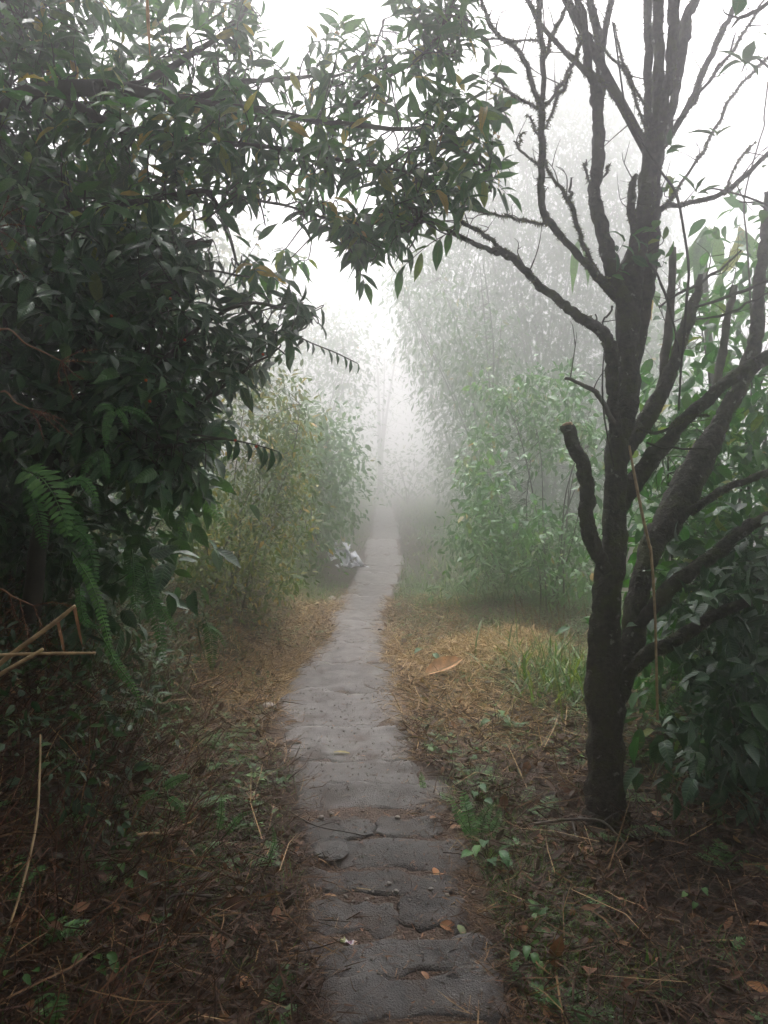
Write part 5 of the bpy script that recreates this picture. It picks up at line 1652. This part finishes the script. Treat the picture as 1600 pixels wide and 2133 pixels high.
fallen("pale leaf near the foot of the mossy trunk", 1160, 1580, 55, .2, .4, .8, mat='litter', tint=.97, lift=.03)
fallen("reddish curled leaf beside the mossy trunk foot", 1190, 1655, 60, -.3, .6, 1.2, mat='litter', tint=.75, lift=.04, tilt=(.2, -.7, .6))
fallen("orange leaf on the straw heap left of the tall grass", 1120, 1360, 34, .3, .5, .5, tint=.7, lift=.05)
fallen("bright tan leaf in the grass beside the mossy trunk", 1142, 1362, 36, 1.0, .6, .4, tint=.9, lift=.06, tilt=(0, -.8, .5))
fallen("dark tan leaf half standing in the lower right litter", 1345, 1915, 52, .9, .5, .7, tint=.2, lift=.04, tilt=(-.4, -.7, .5))
fallen("tan leaf at the lower right corner", 1585, 2085, 60, -.7, .35, .5, tint=.6, lift=.04, tilt=(.3, -.7, .6))
fallen("small olive leaf beside the rusty leaf on the slabs", 963, 1958, 42, -1.2, .4, .6, mat='aut', tint=.45)
fallen("small pinkish leaf on the left litter slope", 442, 1228, 24, .4, .6, .6, tint=.9, lift=.03)
fallen("brown leaf at the left edge of the wide slab", 620, 1555, 34, .0, .35, .5, mat='litter', tint=.7)
fallen("straw coloured leaf on the second near slab", 690, 1888, 28, .1, .4, .4, tint=.9)
fallen("grey brown leaf beside the small upright fern", 905, 1722, 26, .7, .5, .5, mat='litter', tint=.9)
fallen("dark red dead leaf in the mid left litter", 605, 1553, 30, .9, .4, .7, mat='litter', tint=.5)
fallen("russet leaf lying on the mid left slope", 415, 1610, 40, 1.2, .4, .7, mat='litter', tint=.8, lift=.03)
fallen("broad brown leaf below the pale canes on the left", 205, 1640, 60, .2, .4, .8, mat='litter', tint=.62, lift=.03)

# ------------------------------------------------------------------ stones
def rock(name, label, px, py, size_px, seed, group, squash=.6, cat="stone"):
    c = G(px, py)
    s = size_px / FPX * c[1] * .5
    r = np.random.default_rng(seed)
    gg = Geo()
    nla, nlo = 6, 9
    V = [[0, 0, -squash]]
    for i_ in range(1, nla):
        th = math.pi * i_ / nla - math.pi / 2
        for j_ in range(nlo):
            a_ = 2 * math.pi * j_ / nlo
            k_ = r.uniform(.82, 1.15)
            V.append([math.cos(th) * math.cos(a_) * k_, math.cos(th) * math.sin(a_) * k_ * .85, math.sin(th) * squash * r.uniform(.85, 1.1)])
    V.append([0, 0, squash])
    V = np.array(V) * s
    F3, F4 = [], []
    for j_ in range(nlo):
        F3.append([0, 1 + (j_ + 1) % nlo, 1 + j_])
        t_ = 1 + (nla - 2) * nlo
        F3.append([t_ + j_, t_ + (j_ + 1) % nlo, len(V) - 1])
    for i_ in range(nla - 2):
        for j_ in range(nlo):
            b_ = 1 + i_ * nlo
            F4.append([b_ + j_, b_ + (j_ + 1) % nlo, b_ + nlo + (j_ + 1) % nlo, b_ + nlo + j_])
    gg.add(V, np.full((len(V), 3), r.random()), np.array(F3), np.array(F4))
    o = gg.build(name, M['damp_shade_slab' if size_px > 60 else 'stone'], smooth=seed % 2 == 0)
    o.location = (c[0], c[1], c[2] + s * squash * .6)
    o.rotation_euler = (r.uniform(-.2, .2), r.uniform(-.2, .2), r.uniform(0, 6))
    tag(o, label, cat, group)


rock("stone", "rounded grey stone beside the left edge of the wide slab", 558, 1487, 44, 2, "loose stones by the path")
rock("stone", "flat grey stone in front of the rounded one on the left verge", 545, 1506, 46, 4, "loose stones by the path", .4)
rock("stone", "small grey stone left of the rounded stone on the verge", 518, 1493, 24, 6, "loose stones by the path")
rock("stone", "pale stone on the far left edge of the path under fog", 692, 1250, 18, 8, "loose stones by the path")
rock("stone", "angular blue grey stone set in front of the near step", 690, 1790, 84, 3, "loose stones by the path", .22)
rock("stone", "small pale stone by the path at the white plastic", 760, 1180, 14, 10, "loose stones by the path")
rock("stone", "flat pale block at the right rim of the wide slab", 842, 1508, 26, 5, "loose stones by the path", .4)
for q, (x, y, s) in enumerate([(810, 1855, 12), (825, 1866, 11), (898, 1864, 12), (930, 1873, 17), (852, 1876, 9), (764, 1880, 12), (777, 1868, 8), (640, 1858, 9), (828, 1718, 13), (690, 1700, 12), (670, 1722, 14), (906, 1850, 8), (880, 1998, 8), (775, 2010, 9), (720, 1872, 9), (986, 1866, 9), (1010, 1910, 9), (655, 2015, 11), (735, 1884, 9), (1002, 2085, 10), (870, 1690, 8), (985, 1925, 8)]):
    rock("pebble", "small pale pebble lying on the near steps", x, y, s, 30 + q, "pebbles on the near steps", .65, "pebble")

# ------------------------------------------------------------------ young plants on the verges
def seedling(label, px, py, spots, leaf_px, mat='broad', group=None, height=.05):
    c = G(px, py)
    r = thing("young_plant", label, "plant", tuple(c), group)
    st = Geo()
    tops = []
    for (x, y) in spots:
        tp = P(x, y, c[1] * 1.0 - .02)
        tp[2] = max(tp[2], float(zg(tp[0], tp[1])) + .02)
        tops.append(tp)
        add_tube(st, spline([c, (c + tp) / 2 + [0, 0, .015], tp], 3), [.0022, .002, .0018, .0016, .0014, .0012, .001], 5, tint=.4)
    st.build("stem", M['twig'], r)
    L = leaf_px / FPX * c[1]
    for tp in tops:
        dd = tp - c
        dd[2] = RNG.uniform(-.2, .25) * np.linalg.norm(dd[:2]) + .02
        single_leaf(r, mat, tp, dd + RNG.normal(0, .01, 3), np.array([RNG.normal(0, .2), -.25, 1.0]), L * RNG.uniform(.8, 1.15), L * .22, RNG.uniform(.2, .78))


YG = "young plants on the verges"
seedling("young plant with five oval leaves in a rosette right of the near steps", 1018, 1800, [(1000, 1760), (985, 1775), (1040, 1772), (1022, 1790), (1012, 1752), (1045, 1790)], 48, group=YG)
seedling("young upright plant with pointed leaves behind the rosette on the right", 995, 1690, [(990, 1650), (1010, 1665), (980, 1670), (1000, 1635)], 34, group=YG)
seedling("small broad leaved plant in the lower left litter", 250, 1850, [(225, 1790), (250, 1800), (290, 1815), (240, 1825), (262, 1830)], 36, group=YG, mat='mid')
seedling("narrow leaved sprout at the far lower left", 190, 2010, [(170, 1985), (200, 1990), (225, 1985), (205, 2015), (230, 2000)], 40, group=YG, mat='mid')
seedling("sprout at the left edge of the lower picture", 40, 2040, [(20, 2020), (50, 2030), (70, 2020)], 34, group=YG, mat='mid')
seedling("low green sprout on the right verge beside the fifth slab", 1100, 2010, [(1080, 1980), (1110, 1985), (1120, 2000), (1085, 2005), (1100, 1970)], 40, group=YG, mat='mid')
seedling("slender sprout at the lower right among dry stalks", 1290, 2050, [(1380, 2080), (1395, 2060), (1370, 2060), (1410, 2085)], 26, group=YG, mat='mid')
seedling("two leaved sprout on a dry stalk at the right", 1448, 1890, [(1430, 1860), (1465, 1850), (1450, 1880)], 28, group=YG, mat='mid')
seedling("tall stemmed sprout with one leaf beside the folded orange leaf", 890, 1408, [(878, 1352), (902, 1362)], 28, group=YG)
seedling("green pointed plant in the straw right of the slabs", 1035, 1520, [(1030, 1470), (1042, 1480), (1020, 1500), (1050, 1500)], 32, group=YG)
seedling("round leaved plant on the right rim of the picture", 1600, 1720, [(1575, 1675), (1590, 1650), (1560, 1690), (1600, 1690)], 52, group=YG, mat='dark')
seedling("weedy sprout left of the wide slab", 470, 1640, [(450, 1600), (480, 1610), (462, 1590), (490, 1625)], 26, group=YG, mat='mid')
seedling("sprout under the hanging fern at the far left", 40, 1560, [(20, 1510), (50, 1520), (10, 1530), (40, 1500), (70, 1540)], 42, group=YG, mat='dark')

# ------------------------------------------------------------------ litter dropped by people
c = G(715, 1178)
gg = Geo()
nu_, nv_ = 26, 18
U, Vv = np.meshgrid(np.linspace(-1, 1, nu_), np.linspace(0, 1, nv_))
sx = .30
wx = c[0] - .06 + .16 * (1 - Vv) + U * sx * (1 - .25 * Vv) + (vnoise(U, Vv, 3, 5) - .5) * .20 + (vnoise(U, Vv, 9, 25) - .5) * .07
wz = c[2] - .05 + Vv * .34 + (vnoise(U, Vv, 3, 6) - .5) * .16 + (vnoise(U, Vv, 10, 26) - .5) * .07 - .12 * np.abs(U) * Vv
wy = c[1] + .30 * Vv + (vnoise(U, Vv, 4, 7) - .5) * .30 + (vnoise(U, Vv, 11, 8) - .5) * .14
i = (np.arange(nv_ - 1) * nu_)[:, None]
j = np.arange(nu_ - 1)[None, :]
F = np.stack([i + j, i + j + 1, i + nu_ + j + 1, i + nu_ + j], -1).reshape(-1, 4)
F = F[vnoise(np.arange(len(F)) % (nu_ - 1), np.arange(len(F)) // (nu_ - 1), .55, 14) > .44]
gg.add(np.stack([wx, wy, wz], -1).reshape(-1, 3), np.zeros((nu_ * nv_, 3)), None, F)
o = gg.build("plastic_sheet", M['plastic'], origin=c)
md_ = o.modifiers.new("thickness", 'SOLIDIFY')
md_.thickness = .002
tag(o, "crumpled white plastic sheet caught in the weeds left of the path", "plastic sheet")


def wrapper_mat():
    m, nt, N, L = new_mat("candy wrapper print")
    out = N.new("ShaderNodeOutputMaterial")
    pr = N.new("ShaderNodeBsdfPrincipled")
    at = N.new("ShaderNodeAttribute")
    at.attribute_name = "luv"
    sp_ = N.new("ShaderNodeSeparateXYZ")
    L.new(at.outputs["Vector"], sp_.inputs[0])
    r = ramp(N, [(0.0, (.45, .5, .2)), (.28, (.75, .72, .7)), (.42, (.16, .03, .10)), (.68, (.7, .68, .7)), (.8, (.5, .35, .25))], 'CONSTANT')
    L.new(sp_.outputs[0], r.inputs[0])
    L.new(r.outputs[0], pr.inputs["Base Color"])
    pr.inputs["Roughness"].default_value = .3
    L.new(pr.outputs[0], out.inputs[0])
    return m


c = G(727, 1972)
gg = Geo()
nu_, nv_ = 9, 5
U, Vv = np.meshgrid(np.linspace(0, 1, nu_), np.linspace(0, 1, nv_))
ca, sa = math.cos(-.55), math.sin(-.55)
lx, ly = (U - .5) * .052, (Vv - .5) * .022
V = np.stack([c[0] + lx * ca - ly * sa, c[1] + lx * sa + ly * ca, c[2] + .009 + (vnoise(U, Vv, 4, 3) - .5) * .014], -1).reshape(-1, 3)
i = (np.arange(nv_ - 1) * nu_)[:, None]
j = np.arange(nu_ - 1)[None, :]
gg.add(V, np.stack([U, Vv, U * 0], -1).reshape(-1, 3), None, np.stack([i + j, i + j + 1, i + nu_ + j + 1, i + nu_ + j], -1).reshape(-1, 4))
o = gg.build("wrapper", wrapper_mat(), origin=c)
md_ = o.modifiers.new("thickness", 'SOLIDIFY')
md_.thickness = .0006
tag(o, "crumpled white and purple wrapper on the dirt between near slabs", "wrapper")

# ------------------------------------------------------------------ hanging vines and the near twig at the top right
def vine(label, rows, mat='smooth_bark'):
    pts, rad = pixel_limb(rows, 6)
    r = thing("vine", label, "vine", tuple(pts[-1]), "bare hanging vines")
    gg = Geo()
    add_tube(gg, pts, rad, 6, .1)
    gg.build("stem", M[mat], r)
    return r


vine("long bare vine draped across the mossy stems from top to middle", [(1276, 45, 4, 3.4), (1289, 131, 4, 3.4), (1300, 210, 5, 3.38), (1311, 255, 5, 3.36), (1345, 307, 5, 3.35), (1379, 360, 5, 3.34), (1409, 405, 6, 3.33), (1427, 495, 6, 3.32), (1435, 562, 6, 3.32), (1431, 619, 6, 3.33), (1424, 712, 6, 3.34), (1418, 780, 5, 3.36), (1414, 855, 5, 3.4)], 'twig')
vine("pale straight vine leaning against the main trunk's right side", [(1311, 928, 5, 3.42), (1318, 970, 6, 3.42), (1326, 1012, 7, 3.42), (1340, 1080, 7, 3.42), (1352, 1132, 7, 3.42), (1357, 1160, 7, 3.42), (1365, 1290, 6, 3.4), (1370, 1500, 6, 3.4)], 'cane')
vine("thin pale vine loop against the white sky at the right edge", [(1600, 170, 4, 4.2), (1592, 240, 4, 4.2), (1592, 262, 4, 4.2), (1580, 300, 4, 4.2), (1555, 390, 4, 4.2), (1550, 440, 4, 4.2), (1555, 490, 4, 4.2), (1562, 600, 4, 4.2), (1568, 760, 4, 4.2)])
vine("thin dark vine hanging along the left side of the trunk", [(1262, 705, 3, 3.3), (1258, 740, 3, 3.28), (1255, 800, 4, 3.27), (1258, 860, 4, 3.27), (1268, 920, 4, 3.27), (1279, 972, 3, 3.3)], 'twig')

nt_ = thing("sparse_tree", "sparse tree with few pale leaves against the white sky at the upper right", "tree", tuple(G(1690, 1700)))
gg = Geo()
b = np.array(nt_.location)
pts = spline(np.array([b - [0, 0, .1], P(1760, 1000, 3.2), P(1740, 500, 3.0), P(1700, 100, 2.8), P(1660, -60, 2.6)]), 8)
add_tube(gg, pts, np.linspace(.04, .012, len(pts)), 9, .1)
gg.build("trunk", M['bark'], nt_)
tw_nodes = []
for rows in ([(1660, -60, 12, 2.6), (1600, 6, 9, 2.55), (1560, 30, 8, 2.52), (1540, 38, 7, 2.5), (1524, 58, 3, 2.5)], [(1540, 38, 5, 2.5), (1512, 28, 3, 2.5), (1505, 15, 2, 2.5)],
             [(1720, 330, 8, 3.0), (1640, 190, 6, 3.2), (1590, 130, 5, 3.3), (1560, 120, 4, 3.35), (1545, 150, 3, 3.35)], [(1740, 600, 8, 3.1), (1640, 500, 6, 3.4), (1590, 430, 5, 3.5), (1540, 420, 3, 3.55)], [(1740, 560, 7, 3.0), (1620, 440, 5, 3.2), (1500, 395, 4, 3.3), (1460, 400, 3, 3.3)]):
    o, pts, rad = add_limb(nt_, rows, M['bark'], "branch", 7, .15, seed=int(rows[0][1]) + 300)
    tw_nodes.append(pts)
nodes = np.vstack(tw_nodes)
single_leaf(nt_, 'over', P(1545, -18, 2.5), P(1531, 32, 2.5) - P(1545, -18, 2.5), np.array([.2, -1, .1]), .075, .026, .55)
for (x, y, x2, y2, w, dd) in [(1553, 135, 1505, 88, 24, 3.3), (1553, 135, 1568, 70, 26, 3.32), (1553, 135, 1600, 95, 24, 3.3), (1550, 130, 1495, 125, 16, 3.28), (1555, 130, 1590, 148, 18, 3.3), (1580, 70, 1600, 62, 14, 3.3), (1490, 285, 1530, 250, 5, 3.3), (1490, 285, 1440, 255, 10, 3.3), (1496, 280, 1505, 262, 9, 3.3), (1450, 400, 1420, 355, 16, 3.3), (1450, 402, 1462, 360, 12, 3.3), (1455, 402, 1508, 382, 12, 3.28), (1452, 404, 1478, 395, 16, 3.28), (1448, 408, 1440, 412, 10, 3.3), (1590, 430, 1572, 415, 20, 3.5), (1595, 435, 1588, 455, 22, 3.5), (1590, 350, 1600, 335, 14, 3.5), (1475, 268, 1505, 275, 12, 3.3)]:
    p0, p1 = P(x, y, dd), P(x2, y2, dd - .05)
    L = float(np.linalg.norm(p1 - p0))
    single_leaf(nt_, 'mid', p0, p1 - p0, np.array([RNG.normal(0, .3), -.7, .8]), L, w / 2 / FPX * dd, RNG.uniform(.2, .84))

# ------------------------------------------------------------------ the air: one closed box of even fog round everything
def box_mesh(name, lo, hi):
    v = [(x, y, z) for x in (lo[0], hi[0]) for y in (lo[1], hi[1]) for z in (lo[2], hi[2])]
    f = [(0, 1, 3, 2), (4, 6, 7, 5), (0, 4, 5, 1), (2, 3, 7, 6), (0, 2, 6, 4), (1, 5, 7, 3)]
    me = bpy.data.meshes.new(name)
    me.from_pydata(v, [], f)
    me.update()
    return me


all_z = [-5.0, 5.0]
bpy.context.view_layer.update()
lows, highs = [], []
for ob in SC.objects:
    if ob.type == 'MESH':
        for c_ in ob.bound_box:
            w_ = ob.matrix_world @ Vector(c_)
            lows.append(w_[:])
            highs.append(w_[:])
lo = np.min(np.array(lows), 0)
hi = np.max(np.array(highs), 0)
hz = bpy.data.objects.new("haze", box_mesh("haze", (lo[0] - 2, lo[1] - 2, lo[2] - 1), (hi[0] + 2, hi[1] + 2, hi[2] + .5)))
COL.objects.link(hz)
hm, hnt, hN, hL = new_mat("fog")
ho = hN.new("ShaderNodeOutputMaterial")
hv = hN.new("ShaderNodeVolumePrincipled")
hv.inputs["Color"].default_value = (.995, .992, .995, 1)
hv.inputs["Density"].default_value = HAZE_DENSITY
hv.inputs["Anisotropy"].default_value = HAZE_G
hL.new(hv.outputs[0], ho.inputs["Volume"])
hz.data.materials.append(hm)
tag(hz, "pale even fog filling the air along the path", "fog", kind="stuff")
